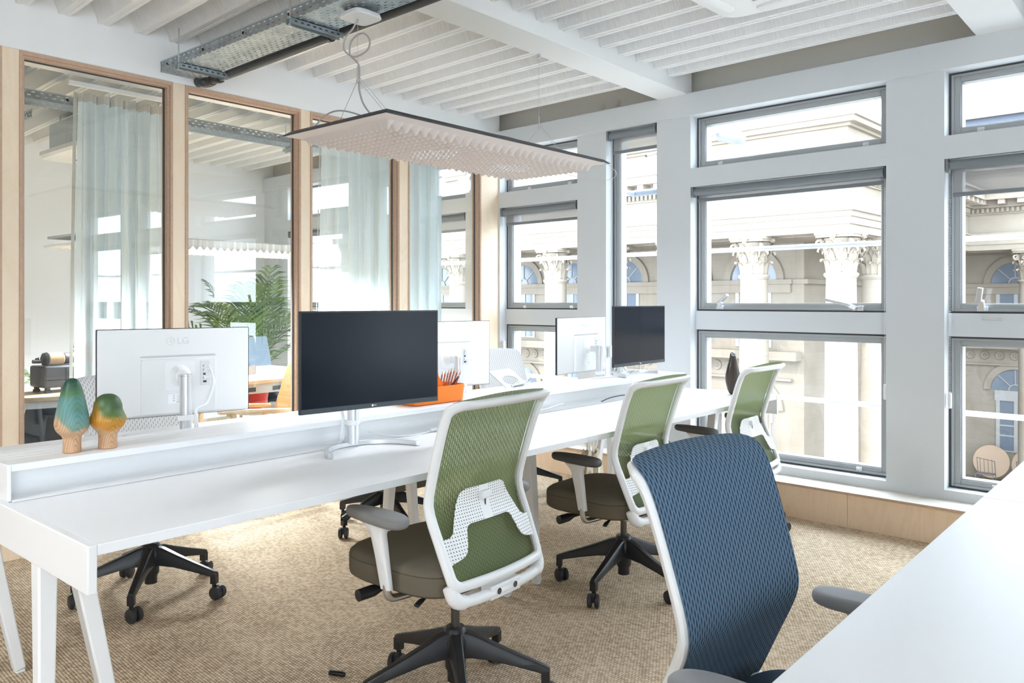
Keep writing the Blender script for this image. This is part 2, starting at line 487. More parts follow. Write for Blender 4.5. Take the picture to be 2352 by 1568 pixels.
def tag(o, label=None, cat=None, group=None, kind=None):
    if label: o['label'] = label
    if cat: o['category'] = cat
    if group: o['group'] = group
    if kind: o['kind'] = kind
    return o
def thing(name, label, cat, loc=(0, 0, 0), rz=0.0, group=None, kind=None):
    o = bpy.data.objects.new(name, None); C.objects.link(o)
    o.empty_display_size = .05
    o.location = loc; o.rotation_euler = (0, 0, rz)
    return tag(o, label, cat, group, kind)
def wthing(name, label, cat, abz, group=None, kind=None):
    """thing whose frame follows the window wall"""
    return thing(name, label, cat, tuple(MW @ Vector(abz)), -SKEW, group, kind)
def copy_tree(o, parent=None):
    c = o.copy(); C.objects.link(c)
    if parent is not None: c.parent = parent
    for ch in list(o.children): copy_tree(ch, c)
    return c
def struct(mb, name, m, label=None, cat=None, **kw):
    o = mb.build(name, m, **kw); tag(o, label, cat, kind='structure'); return o

def smoothpath(pts, n=6):
    P = [Vector(p) for p in pts]; out = []
    for i in range(len(P) - 1):
        p0 = P[max(i - 1, 0)]; p1 = P[i]; p2 = P[i + 1]; p3 = P[min(i + 2, len(P) - 1)]
        for k in range(n):
            t = k / n
            out.append(0.5 * ((2 * p1) + (p2 - p0) * t + (2 * p0 - 5 * p1 + 4 * p2 - p3) * t * t + (3 * p1 - p0 - 3 * p2 + p3) * t ** 3))
    out.append(P[-1])
    return out
def text_mesh(name, body, size, m, parent, M, depth=0.0006):
    cu = bpy.data.curves.new(name, 'FONT'); cu.body = body; cu.size = size; cu.extrude = depth
    cu.align_x = 'CENTER'; cu.align_y = 'CENTER'
    to = bpy.data.objects.new(name + '_tmp', cu); C.objects.link(to)
    dg = bpy.context.evaluated_depsgraph_get(); dg.update()
    me = bpy.data.meshes.new_from_object(to.evaluated_get(dg))
    bpy.data.objects.remove(to)
    me.transform(M); me.materials.clear(); me.materials.append(m)
    o = bpy.data.objects.new(name, me); C.objects.link(o)
    if parent is not None: o.parent = parent
    return o
def superell(a, b, n=2.6, k=28, cx=0, cy=0):
    out = []
    for j in range(k):
        t = 2 * PI * j / k
        c, s_ = math.cos(t), math.sin(t)
        out.append((cx + a * abs(c) ** (2 / n) * (1 if c >= 0 else -1), cy + b * abs(s_) ** (2 / n) * (1 if s_ >= 0 else -1)))
    return out

# ================================================================== the setting
BW = 4.855          # inner face of the window wall (window-wall frame)
ZT, ZB = 2.571, 0.258
XP = -4.52          # room side of the glazed partition

f = MB().box(-8.6, -3.2, -0.12, 3.3, 5.35, 0.0)
struct(f, 'floor', M_carpet, 'tan woven sisal carpet covering the whole office floor', 'floor')

# window wall: openings (a0, a1, list of (z0, z1)), recessed rail between low and middle lights
FULL = [(2.211, 2.571), (1.232, 2.083), (0.258, 1.103)]
WINS = [(-8.05, -6.75, FULL), (-6.42, -5.13, FULL), (-4.709, -3.874, FULL), (-3.599, -3.152, [(0.258, 2.571)]),
        (-2.88, -1.596, FULL), (-1.289, -0.004, FULL), (0.30, 1.585, FULL), (1.89, 3.15, FULL)]
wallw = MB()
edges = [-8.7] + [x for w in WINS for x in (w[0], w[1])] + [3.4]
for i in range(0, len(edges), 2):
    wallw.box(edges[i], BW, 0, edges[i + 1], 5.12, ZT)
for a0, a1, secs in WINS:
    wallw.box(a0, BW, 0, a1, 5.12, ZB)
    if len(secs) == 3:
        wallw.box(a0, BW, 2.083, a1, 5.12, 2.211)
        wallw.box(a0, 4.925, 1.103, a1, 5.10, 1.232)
struct(wallw, 'wall_window', M_wwall, 'white wall of piers and rails around the windows, shade greyed into its colour', 'wall', M=MW)
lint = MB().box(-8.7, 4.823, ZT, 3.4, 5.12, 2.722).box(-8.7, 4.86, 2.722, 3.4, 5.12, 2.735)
struct(lint, 'trim_1', M_wwall, 'long white lintel band above the windows, shade greyed into its colour', 'beam', M=MW)
web = MB().box(-8.7, 4.97, 2.735, 3.4, 5.12, 3.05)
struct(web, 'trim_2', M_web, 'recessed taupe steel beam above the white lintel', 'beam', M=MW)
tbolts = thing('beam_bolts', 'round bolt heads on the taupe steel beam above windows', 'bolts', tuple(MW @ Vector((-3.6, 4.955, 2.79))), -SKEW)
tbolts['kind'] = 'structure'
for k, a in enumerate((-3.72, -3.57, -3.18)):
    b = MB().cyl((a, 4.97, 2.80), (a, 4.955, 2.80), .026, 16).cyl((a, 4.955, 2.80), (a, 4.94, 2.80), .015, 6)
    b.build('bolt_head', M_web, tbolts, M=MW)

# ceiling: T-joists with hollow-block vaults between
prof = []
pitch = 0.1975
b = 4.606 - 40 * pitch
prof.append((b - .2, 2.80)); 
k0 = 0
while b < 4.62:
    prof += [(b - .030, 2.800), (b - .028, 2.7965), (b - .008, 2.7965), (b - .006, 2.800), (b + .006, 2.800), (b + .008, 2.7965), (b + .028, 2.7965), (b + .030, 2.800)]
    if b + pitch < 4.62:
        prof += [(b + .034, 2.822), (b + .075, 2.915), (b + .125, 2.915), (b + .163, 2.822)]
    b += pitch
prof += [(4.642, 2.95), (5.0, 2.95)]
cm = MB()
nA = 2
A = (-8.7, 3.4)
rows = [[(a, y, z) for (y, z) in prof] for a in A]
n_ = len(prof)
cm.add(rows[0] + rows[1], [(i, i + 1, n_ + i + 1, n_ + i) for i in range(n_ - 1)])
cm.box(-8.7, -7.0, 3.0, 3.6, 5.12, 3.2)  # roof slab; overhang past the back wall added to block the sun
ceil = struct(cm, 'ceiling', None or M_ceil, 'white ribbed ceiling of narrow joists and hollow block vaults', 'ceiling', M=MW)
def hatch():
    m = M_ceil.copy(); m.name = 'white_hollow_block_paint'
    n = NT(m)
    for nd in [x for x in n.n if x.type in ('BUMP', 'TEX_NOISE', 'TEX_COORD', 'MAPPING')]: n.n.remove(nd)
    v = n.coord('Object', (1, 1, 1), (0, 0, SKEW + R(14)))
    n.bump(n.wave(v, 26, .3, 2, 'X'), 0.55, 0.004)
    return m
ceil.data.materials[0] = hatch()
beam = MB().box(-2.925, -3.2, 2.72, -2.695, 5.02, 3.0)
struct(beam, 'trim_3', M_ceil, 'white ceiling beam running above the pendant toward the windows', 'beam', bevel=.006)
beam2 = MB().box(-0.93, -3.2, 2.72, -0.69, 5.02, 3.0)
struct(beam2, 'trim_4', M_ceil, 'white ceiling beam at the upper right corner', 'beam', bevel=.006)
beam3 = MB().box(-4.80, -3.2, 2.566, XP, 5.06, 3.0)
struct(beam3, 'trim_5', M_ceil, 'deep white beam above the plywood partition', 'beam', bevel=.006)
struct(MB().box(-8.55, -3.2, 0, -8.35, 5.4, 3.0), 'wall_left', M_wall, 'white far wall of the glazed meeting room', 'wall')
wk = MB().box(-8.6, -3.3, 0, 3.3, -3.2, 3.0)
struct(wk, 'wall_back', M_wall, 'plain white wall behind the camera', 'wall')
br = MB().box(1.0, -3.2, 2.72, 1.25, 5.0, 3.0)
struct(br, 'trim_6', M_ceil, 'white ceiling beam beyond the right edge', 'beam')
# right-hand wall: unseen openings behind the camera, added to let daylight flood in
wr = MB().box(3.2, -3.2, 0, 3.3, 4.9, .25).box(3.2, -3.2, 2.62, 3.3, 4.9, 3.0).box(3.2, -.5, .25, 3.3, 4.9, 2.62)
for y in (-3.2, -1.85): wr.box(3.2, y, .25, 3.3, y + .14, 2.62)
struct(wr, 'wall_right', M_wall, 'white right-hand wall with unseen openings added behind the camera for daylight', 'wall')

# low birch bench along the window wall
bench = wthing('window_bench', 'low birch plywood ledge along the foot of the window wall', 'bench', (-2.6, 4.76, 0))
top = MB(); jo = (-4.64, -3.1, -1.745, -0.39, 0.95, 2.3, 3.3)
for i in range(len(jo) - 1):
    p = MB().box(jo[i] + .001, 4.664, 0.0, jo[i + 1] - .001, 4.854, .188)
    p.build('front_panel', M_birchw, bench, M=MW)
    q = MB().box(jo[i] + .001, 4.657, .188, jo[i + 1] - .001, 4.854, .2035)
    q.build('ledge_top', mat('white_oiled_birch', (0.80, 0.74, 0.66), .5), bench, M=MW)
    e2 = MB().box(jo[i] + .001, 4.6545, .1885, jo[i + 1] - .001, 4.657, .203)
    e2.build('edge_band', M_plyedge, bench, M=MW)

# ------------------------------------------------------------------ windows
def frame_ring(mb, a0, a1, z0, z1, w, b0, b1):
    mb.box(a0, b0, z0, a0 + w, b1, z1); mb.box(a1 - w, b0, z0, a1, b1, z1)
    mb.box(a0 + w, b0, z0, a1 - w, b1, z0 + w); mb.box(a0 + w, b0, z1 - w, a1 - w, b1, z1)
def window(n, a0, a1, secs, label):
    t = wthing('window_%d' % n, label, 'window', ((a0 + a1) / 2, 5.0, secs[-1][0]), kind='structure')
    for z0, z1 in secs:
        g = MB(); frame_ring(g, a0, a1, z0, z1, .014, 4.945, 5.06); g.build('gasket', M_gasket, t, M=MW)
        o = MB(); frame_ring(o, a0 + .012, a1 - .012, z0 + .010, z1 - .010, .014, 4.942, 5.05)
        frame_ring(o, a0 + .022, a1 - .022, z0 + .014, z1 - .014, .036, 4.952, 5.04)
        frame_ring(o, a0 + .054, a1 - .054, z0 + .046, z1 - .046, .009, 4.960, 5.03)
        o.build('window_frame', M_alu, t, M=MW, bevel=.002, seg=1)
        p = MB(); a_, b_ = a0 + .058, a1 - .058
        p.add([(a_, 4.985, z0 + .05), (b_, 4.985, z0 + .05), (b_, 4.985, z1 - .05), (a_, 4.985, z1 - .05)], [(0, 1, 2, 3)])
        p.build('pane', M_glass, t, M=MW)
    return t
def latch(t, a, z, b=4.952):
    MB().cbox((a, b - .006, z), (.034, .016, .022)).cbox((a, b - .016, z), (.018, .006, .012)).build('latch', M_silver, t, M=MW, bevel=.002)
def handle(t, a, z, da, dz):
    m = MB()
    m.cbox((a, 4.940, z), (.055, .024, .026)).cbox((a + (.028 if da <= 0 else -.0), 4.926, z + .002), (.03, .02, .03))
    m.bar((a, 4.915, z + .002), (a + da * .3, 4.895, z + .012 + dz * .3), .030, .026)
    m.bar((a + da * .22 - (.012 if da > 0 else -.012), 4.892, z + .008 + dz * .22), (a + da, 4.880, z + dz), .028, .018)
    m.build('handle', M_silver, t, M=MW, bevel=.003)
w1 = window(1, *WINS[2], 'three-light grey window beside the plywood partition end')
w2 = window(2, *WINS[3], 'narrow full-height window between two white piers')
w3 = window(3, *WINS[4], 'wide three-light window with two raised handles behind the green chairs')
w4 = window(4, *WINS[5], 'wide three-light window at the right edge with one upright handle')
w5 = window(5, *WINS[0], 'far meeting room window next to the far white wall')
w6 = window(6, *WINS[1], 'meeting room window nearest the glazed partition')
w7 = window(7, *WINS[6], 'three-light window beyond the right edge of the photo')
w8 = window(8, *WINS[7], 'last three-light window beyond the right edge')
latch(w1, -4.50, 1.252); latch(w1, -4.0, 1.252); latch(w1, -4.45, 2.235); latch(w1, -4.02, 2.235)
latch(w3, -2.70, 2.238); latch(w3, -1.74, 2.238); latch(w3, -1.78, .29)
latch(w4, -1.13, 2.238); latch(w4, -1.06, .29)
handle(w3, -2.70, 1.256, .085, .085)
handle(w3, -1.79, 1.254, -.17, .055)
handle(w4, -1.12, 1.256, .002, .115)
MB().cbox((-1.07, 4.921, 1.205), (.10, .008, .02)).build('keeper_plate', M_silver, w4, M=MW, bevel=.004)

# ------------------------------------------------------------------ roller blinds
def blind(a0, a1, zt, drop, label, chain=None, tubew=.027):
    t = wthing('roller_blind', label, 'blind', ((a0 + a1) / 2, 4.885, zt - .03), group='grey roller blinds at the windows')
    zc = zt - .034
    MB().cyl((a0 + .025, 4.885, zc), (a1 - .02, 4.885, zc), tubew, 20).build('tube', M_blindtube, t, M=MW)
    for a, s_ in ((a0 + .004, 1), (a1 - .016, -1)):
        MB().box(a, 4.857, zc - .036, a + .012, 4.915, zc + .034).cyl((a + .004, 4.885, zc), (a + .004 + .016 * s_, 4.885, zc), .022, 16).build('bracket', M_gasket if s_ < 0 else M_blindtube, t, M=MW, bevel=.003)
    fb = MB()
    fb.add([(a0 + .035, 4.905, zc), (a1 - .03, 4.905, zc), (a1 - .03, 4.905, zt - drop), (a0 + .035, 4.905, zt - drop)], [(0, 1, 2, 3)])
    fb.build('fabric', M_blind, t, M=MW)
    MB().box(a0 + .03, 4.900, zt - drop - .022, a1 - .026, 4.912, zt - drop).build('bottom_bar', M_blindtube, t, M=MW, bevel=.003)
    if chain:
        side, zend = chain
        a = a0 + .02 if side < 0 else a1 - .014
        c = MB()
        for db in (-.012, .012):
            z = zc
            while z > zend:
                c.add([(a + .0028 * x, 4.885 + db + .0028 * y, z + .0028 * w) for x, y, w in ((1, 0, 0), (-1, 0, 0), (0, 1, 0), (0, -1, 0), (0, 0, 1), (0, 0, -1))],
                      [(0, 2, 4), (2, 1, 4), (1, 3, 4), (3, 0, 4), (2, 0, 5), (1, 2, 5), (3, 1, 5), (0, 3, 5)])
                z -= .0085
        co = c.build('bead_chain', M_cable, t, M=MW)
        if zend < 1.0:
            MB().prism(superell(.013, .045, 3), -.008, .008, lambda x, y, d: (a + d, 4.885 + x, zend - .03 + y)).build('chain_weight', M_plastic, co, M=MW, bevel=.003)
    return t
blind(-4.709, -3.874, 2.083, .125, 'grey roller blind over the window beside the plywood partition', (-1, .95))
blind(-3.599, -3.152, 2.571, .15, 'grey roller blind at the head of the narrow full-height window', (-1, .95))
blind(-2.88, -1.596, 2.083, .080, 'grey roller blind barely lowered over the wide window', (1, .80))
blind(-1.289, -0.004, 2.083, .185, 'grey roller blind over the window at the right edge', (-1, .78))
blind(0.30, 1.585, 2.083, .15, 'grey roller blind beyond the right edge of the photo')
blind(-6.42, -5.13, 2.083, .14, 'grey roller blind of the meeting room window nearest the partition')
blind(-8.05, -6.75, 2.083, .14, 'grey roller blind in the far corner of the meeting room')

# ------------------------------------------------------------------ glazed plywood partition
part = thing('glazed_partition', 'birch plywood framed glass partition along the left side', 'partition', (XP - .04, 1.8, 0), kind='structure')
bays = [(-2.0, -1.187), (-1.13, -.317), (-.257, .553), (.573, 1.346), (1.424, 2.217), (2.292, 3.085), (3.160, 3.940), (4.030, 4.828)]
ZH = 2.566
posts = []
for i, (y0, y1) in enumerate(bays):
    pm = MB()
    yn = bays[i + 1][0] if i + 1 < len(bays) else 5.06
    MB().box(XP - .08, y1 + .0, 0, XP - .001, yn, ZH).build('post', M_birch, part, bevel=.001, seg=1)
    fr = MB()
    for w, x0 in ((.014, XP + .004), (.026, XP - .012)):
        fr.box(XP - .078, y0, .12, x0, y0 + w, ZH); fr.box(XP - .078, y1 - w, .12, x0, y1, ZH)
        fr.box(XP - .078, y0 + w, ZH - w - .006, x0, y1 - w, ZH); fr.box(XP - .078, y0 + w, .12, x0, y1 - w, .12 + w)
    fr.build('bay_frame', M_plyedge, part)
    gk = MB()
    ya, yb = y0 + .026, y1 - .026
    for q in ((ya, .146, ya + .006, ZH - .032), (yb - .006, .146, yb, ZH - .032), (ya, ZH - .038, yb, ZH - .032)):
        gk.box(XP - .055, q[0], q[1], XP - .045, q[2], q[3])
    gk.build('gasket', M_gasket, part)
    pn = MB(); pn.add([(XP - .05, ya, .146), (XP - .05, yb, .146), (XP - .05, yb, ZH - .032), (XP - .05, ya, ZH - .032)], [(0, 1, 2, 3)])
    pn.build('pane', M_pglass, part)
    MB().box(XP - .078, y0, 0, XP - .002, y1, .12).build('plinth', M_birchw, part)

# ================================================================== office chairs
# chair frame: +y is the way the sitter faces, origin on the floor under the column
BP = [(-.206, .400), (-.182, .450), (-.142, .54), (-.108, .615), (-.098, .66), (-.106, .71), (-.128, .79), (-.152, .87), (-.172, .925), (-.188, .953), (-.210, .972), (-.242, .984)]
def back_curve():
    P = smoothpath([(0, y, z) for y, z in BP], 8)
    L = [0]
    for i in range(1, len(P)): L.append(L[-1] + (P[i] - P[i - 1]).length)
    return P, L
BC_P, BC_L = back_curve()
BLEN = BC_L[-1]
def back_pt(w, s_, off=0.0):
    """point on the curved back: w across, s_ metres up the curve, off towards the rear"""
    s_ = max(0.0, min(BLEN, s_))
    i = 1
    while i < len(BC_L) - 1 and BC_L[i] < s_: i += 1
    t = (s_ - BC_L[i - 1]) / (BC_L[i] - BC_L[i - 1])
    p = BC_P[i - 1].lerp(BC_P[i], t)
    d = (BC_P[i] - BC_P[i - 1]).normalized()
    nrm = Vector((0, -d.z, d.y))           # rearward normal
    if nrm.y > 0: nrm = -nrm
    wrap = 0.030 * (w / .24) ** 2 * (1 - .5 * s_ / BLEN)
    return Vector((w, p.y + wrap, p.z)) + nrm * off
def half_w(s_):
    t = s_ / BLEN
    return .226 + .012 * math.sin(min(1, t / .5) * PI / 2) + .012 * max(0, (t - .5) / .5)
def edge_w(s_, inset, rt, rb):
    """half width at height s_ of the rounded panel inset by the given amount"""
    w = half_w(s_) - inset
    top = BLEN - inset * .6; bot = inset
    dt = top - s_; db = s_ - bot
    if dt < rt: w -= rt - math.sqrt(max(0, rt * rt - (rt - max(dt, 0)) ** 2))
    if db < rb: w -= rb - math.sqrt(max(0, rb * rb - (rb - max(db, 0)) ** 2))
    return w
def chair_back_frame():
    m = MB()
    # closed loop: up the right side, along the top, down the left, along the bottom
    def loop(inset_side, inset_top, inset_bot, rt, rb):
        pts = []
        W = lambda s_: half_w(s_) - inset_side
        top = BLEN - inset_top; bot = inset_bot
        N = 16
        for k in range(N + 1):
            s_ = bot + rb + (top - rt - bot - rb) * k / N; pts.append((W(s_), s_))
        for k in range(1, 9):
            a = PI / 2 * k / 9; pts.append((W(top) - rt + rt * math.cos(a), top - rt + rt * math.sin(a)))
        for k in range(9):
            pts.append(((W(top) - rt) * (1 - 2 * k / 8), top))
        for k in range(1, 9):
            a = PI / 2 + PI / 2 * k / 9; pts.append((-W(top) + rt + rt * math.cos(a), top - rt + rt * math.sin(a)))
        for k in range(N + 1):
            s_ = top - rt + (bot + rb - top + rt) * k / N; pts.append((-W(s_), s_))
        for k in range(1, 6):
            a = PI + PI / 2 * k / 6; pts.append((-W(bot) + rb + rb * math.cos(a), bot + rb + rb * math.sin(a)))
        for k in range(9):
            pts.append((-(W(bot) - rb) * (1 - 2 * k / 8), bot))
        for k in range(1, 6):
            a = 1.5 * PI + PI / 2 * k / 6; pts.append((W(bot) - rb + rb * math.cos(a), bot + rb + rb * math.sin(a)))
        return pts
    o = loop(0, 0, .004, .058, .03); i_ = loop(.030, .058, .034, .038, .018)
    rings = []
    for (wo, so), (wi, si) in zip(o, i_):
        ring = []
        for k in range(10):
            a = 2 * PI * k / 10
            t = .5 + .5 * math.cos(a)          # 1 = outer edge
            w = wi + (wo - wi) * t; s_ = si + (so - si) * t
            ring.append(back_pt(w, s_, .014 + .014 * math.sin(a) * (1.0)))
        rings.append(ring)
    rings.append(rings[0])
    m.loft(rings, cap=False)
    return m
def chair_mesh(INS=.007):
    m = MB()
    ins = INS
    bot = .022; top = BLEN - .004
    def fn(u, v):
        s_ = bot + (top - bot) * v
        w = edge_w(s_, ins, .055, .03) * (2 * u - 1)
        return back_pt(w, s_, -.001 - .008 * (1 - (2 * u - 1) ** 2))
    def uvf(u, v):
        s_ = bot + (top - bot) * v
        return (edge_w(s_, ins, .055, .03) * (2 * u - 1), s_)
    m.grid(fn, 28, 56, None, uvf)
    return m
def lumbar():
    m = MB(); m.uv = {}
    half = [(0, .312), (.088, .312), (.108, .298), (.165, .172), (.196, .163), (.200, .088), (.150, .098), (.132, .112), (.108, .178), (.092, .190), (0, .190)]
    cols = []
    # strips between the upper and lower outline
    up = [(0, .312), (.088, .312), (.108, .300), (.125, .262), (.150, .206), (.165, .174), (.182, .164), (.206, .163)]
    lo = [(0, .190), (.088, .190), (.104, .184), (.112, .168), (.124, .130), (.134, .110), (.150, .098), (.206, .084)]
    ks = [-k for k in range(len(up) - 1, 0, -1)] + list(range(len(up)))
    vs, fs = [], []
    for k in ks:
        sg = -1 if k < 0 else 1
        (wu, su), (wl, sl) = up[abs(k)], lo[abs(k)]
        for j in range(4):
            t = j / 3
            vs.append((sg * (wu + (wl - wu) * t), su + (sl - su) * t))
    pts = [back_pt(w, s_, .022) for w, s_ in vs] + [back_pt(w, s_, .0185) for w, s_ in vs]
    nn = len(vs)
    for i in range(len(ks) - 1):
        for j in range(3):
            a = i * 4 + j; f = (a, a + 1, a + 5, a + 4)
            fs.append(f); fs.append(tuple(x + nn for x in reversed(f)))
        for j in (0, 3):
            a = i * 4 + j; fs.append((a, a + 4, a + 4 + nn, a + nn))
    m.add(pts, fs)
    for i, (w, s_) in enumerate(vs): m.uv[i] = (w, s_); m.uv[i + nn] = (w, s_)
    return m
def cushion(w, d, cx, cy, lev, n=3.2, k=40):
    m = MB(); rings = []
    for z, ins in lev:
        rings.append([(x, y, z) for x, y in superell(w / 2 - ins, d / 2 - ins, n, k, cx, cy)])
    m.loft(rings)
    return m
def make_chair(label, knit_m, seat_m, pad_m, loc, rz, dz=0.0, star=0.0, arms=True, armz=0.0, levers=True, mirror_cast=0):
    t = thing('office_chair', label, 'chair', (loc[0], loc[1], 0), rz, 'office chairs around the desks')
    ZL = Vector((0, 0, dz))
    MZ = Matrix.Translation(ZL)
    # --- star base
    hub = MB().lathe([(.001, .232), (.030, .232), (.036, .226), (.040, .205), (.046, .19), (.044, .15), (.034, .125), (.034, .10), (.026, .085), (.026, .055), (.001, .055)], 24)
    hub.build('base_hub', M_black, t, local=True)
    for k in range(5):
        a = star + k * 2 * PI / 5
        Ma = Matrix.Rotation(a, 4, 'Z')
        lg = MB(); rings = []
        for r, zc, w, h in ((.022, .178, .052, .085), (.06, .175, .046, .075), (.12, .160, .040, .055), (.20, .137, .034, .040), (.27, .117, .030, .030), (.305, .106, .028, .026), (.312, .104, .022, .022)):
            ring = []
            for x, z in ((-.5, -.5), (.5, -.5), (.42, .38), (.30, .5), (-.30, .5), (-.42, .38)):
                ring.append((r, x * w, zc + z * h))
            rings.append(ring)
        lg.loft(rings)
        lg.box(.285, -.014, .066, .312, .014, .108)
        lo = lg.build('base_leg', M_black, t, M=Ma, local=True, bevel=.004)
        cst = MB()
        ca = random.uniform(0, 2 * PI)
        Mc = Ma @ Matrix.Translation((.298, 0, 0)) @ Matrix.Rotation(ca, 4, 'Z') @ Matrix.Translation((.018, 0, 0))
        for sg in (-1, 1):
            w = MB()
            prof = [(.0005, .0), (.024, .0), (.0285, .003), (.030, .008), (.0285, .0165), (.024, .0195), (.0005, .0195)]
            Mx = Mc @ Matrix.Translation((0, sg * .006, .030)) @ Matrix.Rotation(-sg * PI / 2, 4, 'X')
            w.lathe(prof, 20, Mx)
            w.build('caster_wheel', M_castor, lo, local=True)
        fk = MB().cbox((-.004, 0, .042), (.040, .011, .034), Mc).cyl((-.018, 0, .03), (-.018, 0, .075), .009, 12, Mc)
        fk.build('caster_fork', M_black, lo, local=True, bevel=.003)
    MB().cyl((0, 0, .20), (0, 0, .372 + dz), .0145, 18).build('gas_column', M_dsteel, t, local=True)
    # --- mechanism
    me = MB().box(-.085, -.11, .335, .085, .12, .372).box(-.05, -.19, .340, .05, -.08, .376)
    me.build('seat_mechanism', M_plastic, t, M=MZ, local=True, bevel=.012, seg=3)
    # --- seat
    st = cushion(.485, .475, 0, .085, [(.366, .04), (.370, .016), (.380, .003), (.392, 0), (.436, 0), (.4375, .0035), (.439, .0), (.450, .003), (.460, .014), (.466, .04), (.469, .12)], 4.2)
    st.build('seat', seat_m, t, M=MZ, local=True)
    # --- back
    chair_back_frame().build('back_frame', M_plastic, t, M=MZ, local=True)
    chair_mesh(.007 if knit_m is M_blue or knit_m is M_whiteknit else .019).build('back_mesh', knit_m, t, M=MZ, local=True)
    lm = lumbar().build('lumbar_plate', M_lumbar, t, M=MZ, local=True, bevel=.0008, seg=1)
    kp = back_pt(0, .275, .028)
    MB().cbox(tuple(kp), (.042, .022, .026)).build('lumbar_knob', M_plastic, lm, M=MZ, local=True, bevel=.006, seg=3)
    sl = back_pt(0, .238, .0225)
    MB().cbox(tuple(sl), (.005, .002, .050)).build('slot', M_gasket, lm, M=MZ, local=True)
    # lower yoke joining the two corners to the mechanism
    yk = MB()
    yk.tube(smoothpath([(-.212, -.168, .428), (-.200, -.186, .384), (-.13, -.198, .373), (0, -.20, .371), (.13, -.198, .373), (.200, -.186, .384), (.212, -.168, .428)], 5), [.0235] * 8 + [.0175] * 16 + [.0235] * 7, 12)
    yk.box(-.075, -.215, .352, .075, -.170, .396)
    yo = yk.build('back_yoke', M_plastic, t, M=MZ, local=True, bevel=.006, seg=3)
    for sg in (-1, 1):
        MB().cyl((sg * .040, -.212, .376), (sg * .040, -.2185, .376), .0135, 20).build('bolt_rim', M_whiteprint, yo, M=MZ, local=True)
        MB().cyl((sg * .040, -.216, .376), (sg * .040, -.2195, .376), .0100, 20).build('bolt', M_gasket, yo, M=MZ, local=True)
    # --- arms
    if arms:
        Z2 = Matrix.Translation((0, 0, dz + armz))
        for sg in (-1, 1):
            pm = MB(); rings = []
            pad = superell(.044, .126, 2.5, 28)
            pad = [(x * (1 - .22 * (y / .128)) + sg * .008 * (y / .128) ** 2, y) for x, y in pad]
            for z, sc in ((.628, .84), (.632, .95), (.638, 1.0), (.646, 1.0), (.653, .96), (.657, .86), (.658, .6)):
                rings.append([(sg * .292 + x * sc, .055 + y * (1 - (1 - sc) * .4), z + .004 * (y / .128)) for x, y in pad])
            pm.loft(rings).build('arm_pad', pad_m, t, M=Z2, local=True)
            ps = MB(); rings = []
            for z, y0, w, d in ((.418, .040, .022, .042), (.52, .048, .026, .048), (.590, .055, .030, .056), (.612, .058, .040, .085), (.624, .058, .052, .105)):
                x = sg * (.268 + (.024 * (z - .418) / .206))
                rings.append([(x + a * .5, y0 + b_ * .5, z) for a, b_ in superell(w, d, 4, 20)])
            ps.loft(rings).build('arm_post', M_plastic, t, M=Z2, local=True)
            MB().tube(smoothpath([(sg * .268, .040, .43), (sg * .268, .040, .385), (sg * .255, .038, .362), (sg * .22, .034, .355), (sg * .08, .02, .354)], 6), .0125, 12).build('arm_tube', M_steel, t, M=MZ, local=True)
    if levers:
        MB().tube([(-.09, .135, .352), (-.185, .15, .348), (-.22, .155, .346), (-.275, .163, .344)], [.008, .010, .019, .019], 14).build('lever', M_black, t, M=MZ, local=True)
        MB().tube(smoothpath([(-.085, -.02, .362), (-.15, -.03, .358), (-.20, -.04, .352), (-.225, -.045, .345)], 4), [.007] * 8 + [.010] * 5, 10, flat=.6).build('height_lever', M_black, t, M=MZ, local=True)
    return t
make_chair('green mesh office chair in the foreground with its back to the camera', M_green, M_seat, M_grey, (-1.865, 1.868), R(90 + 3), .030, R(177 - 93), True, -.028)
make_chair('green mesh office chair at the middle of the desk row', M_green, M_seat, M_shadegrey, (-2.01, 3.10), R(90 + 1), -.016, R(207 - 92), True, -.012)
make_chair('green mesh office chair nearest the window wall', M_green, M_seat, M_shadegrey, (-2.01, 4.19), R(90), -.024, R(45 - 90), True, -.01)
make_chair('dark blue mesh office chair pushed under the right-hand desk', M_blue, M_seatblue, M_lgrey, (-.640, 1.575), R(-93.5), .002, R(20), True, -.022)
make_chair('white mesh office chair behind the two wooden trees', M_whiteknit, M_seatgrey, M_grey, (-3.525, 1.63), R(-90 + 3), -.018, R(120), True, -.03)
make_chair('green mesh office chair on the far side of the desk behind the orange caddy', M_green, M_seat, M_grey, (-3.58, 3.02), R(-90), -.10, R(270 + 90 + 0), True, -.03)
make_chair('white mesh office chair on the far side by the corner window', M_whiteknit, M_seatgrey, M_grey, (-3.53, 4.12), R(-90), -.022, R(-35 + 90), True, -.03)

# ================================================================== bench desk on the left
DX0, DX1 = -1.957, -3.563
DY0, DY1 = .757, 4.722
desk = thing('bench_desk', 'long white double bench desk on splayed legs with central cable shelf', 'desk', ((DX0 + DX1) / 2, (DY0 + DY1) / 2, 0))
ZD = .73
ym = 2.752
for xa, xb in ((DX0, -2.60), (-2.93, DX1)):
    for ya, yb in ((DY0 + .0225, ym - .001), (ym + .001, DY1 - .0225)):
        MB().box(min(xa, xb), ya, ZD - .025, max(xa, xb), yb, ZD).build('desktop', M_desk, desk, bevel=.0015)
for ya in (DY0, DY1 - .022):
    MB().box(DX1 - .002, ya, ZD - .114, DX0 + .002, ya + .022, ZD + .001).build('end_panel', M_deskmetal, desk, bevel=.003)
MB().box(-2.93, DY0 + .03, ZD - .060, -2.60, DY1 - .03, ZD - .03).build('cable_trough', M_deskmetal, desk, bevel=.002)
MB().box(-2.36, DY0 + .03, ZD - .075, -2.30, DY1 - .03, ZD - .026).build('under_beam', M_deskmetal, desk, bevel=.002)
MB().box(-3.18, DY0 + .03, ZD - .075, -3.12, DY1 - .03, ZD - .026).build('under_beam', M_deskmetal, desk, bevel=.002)
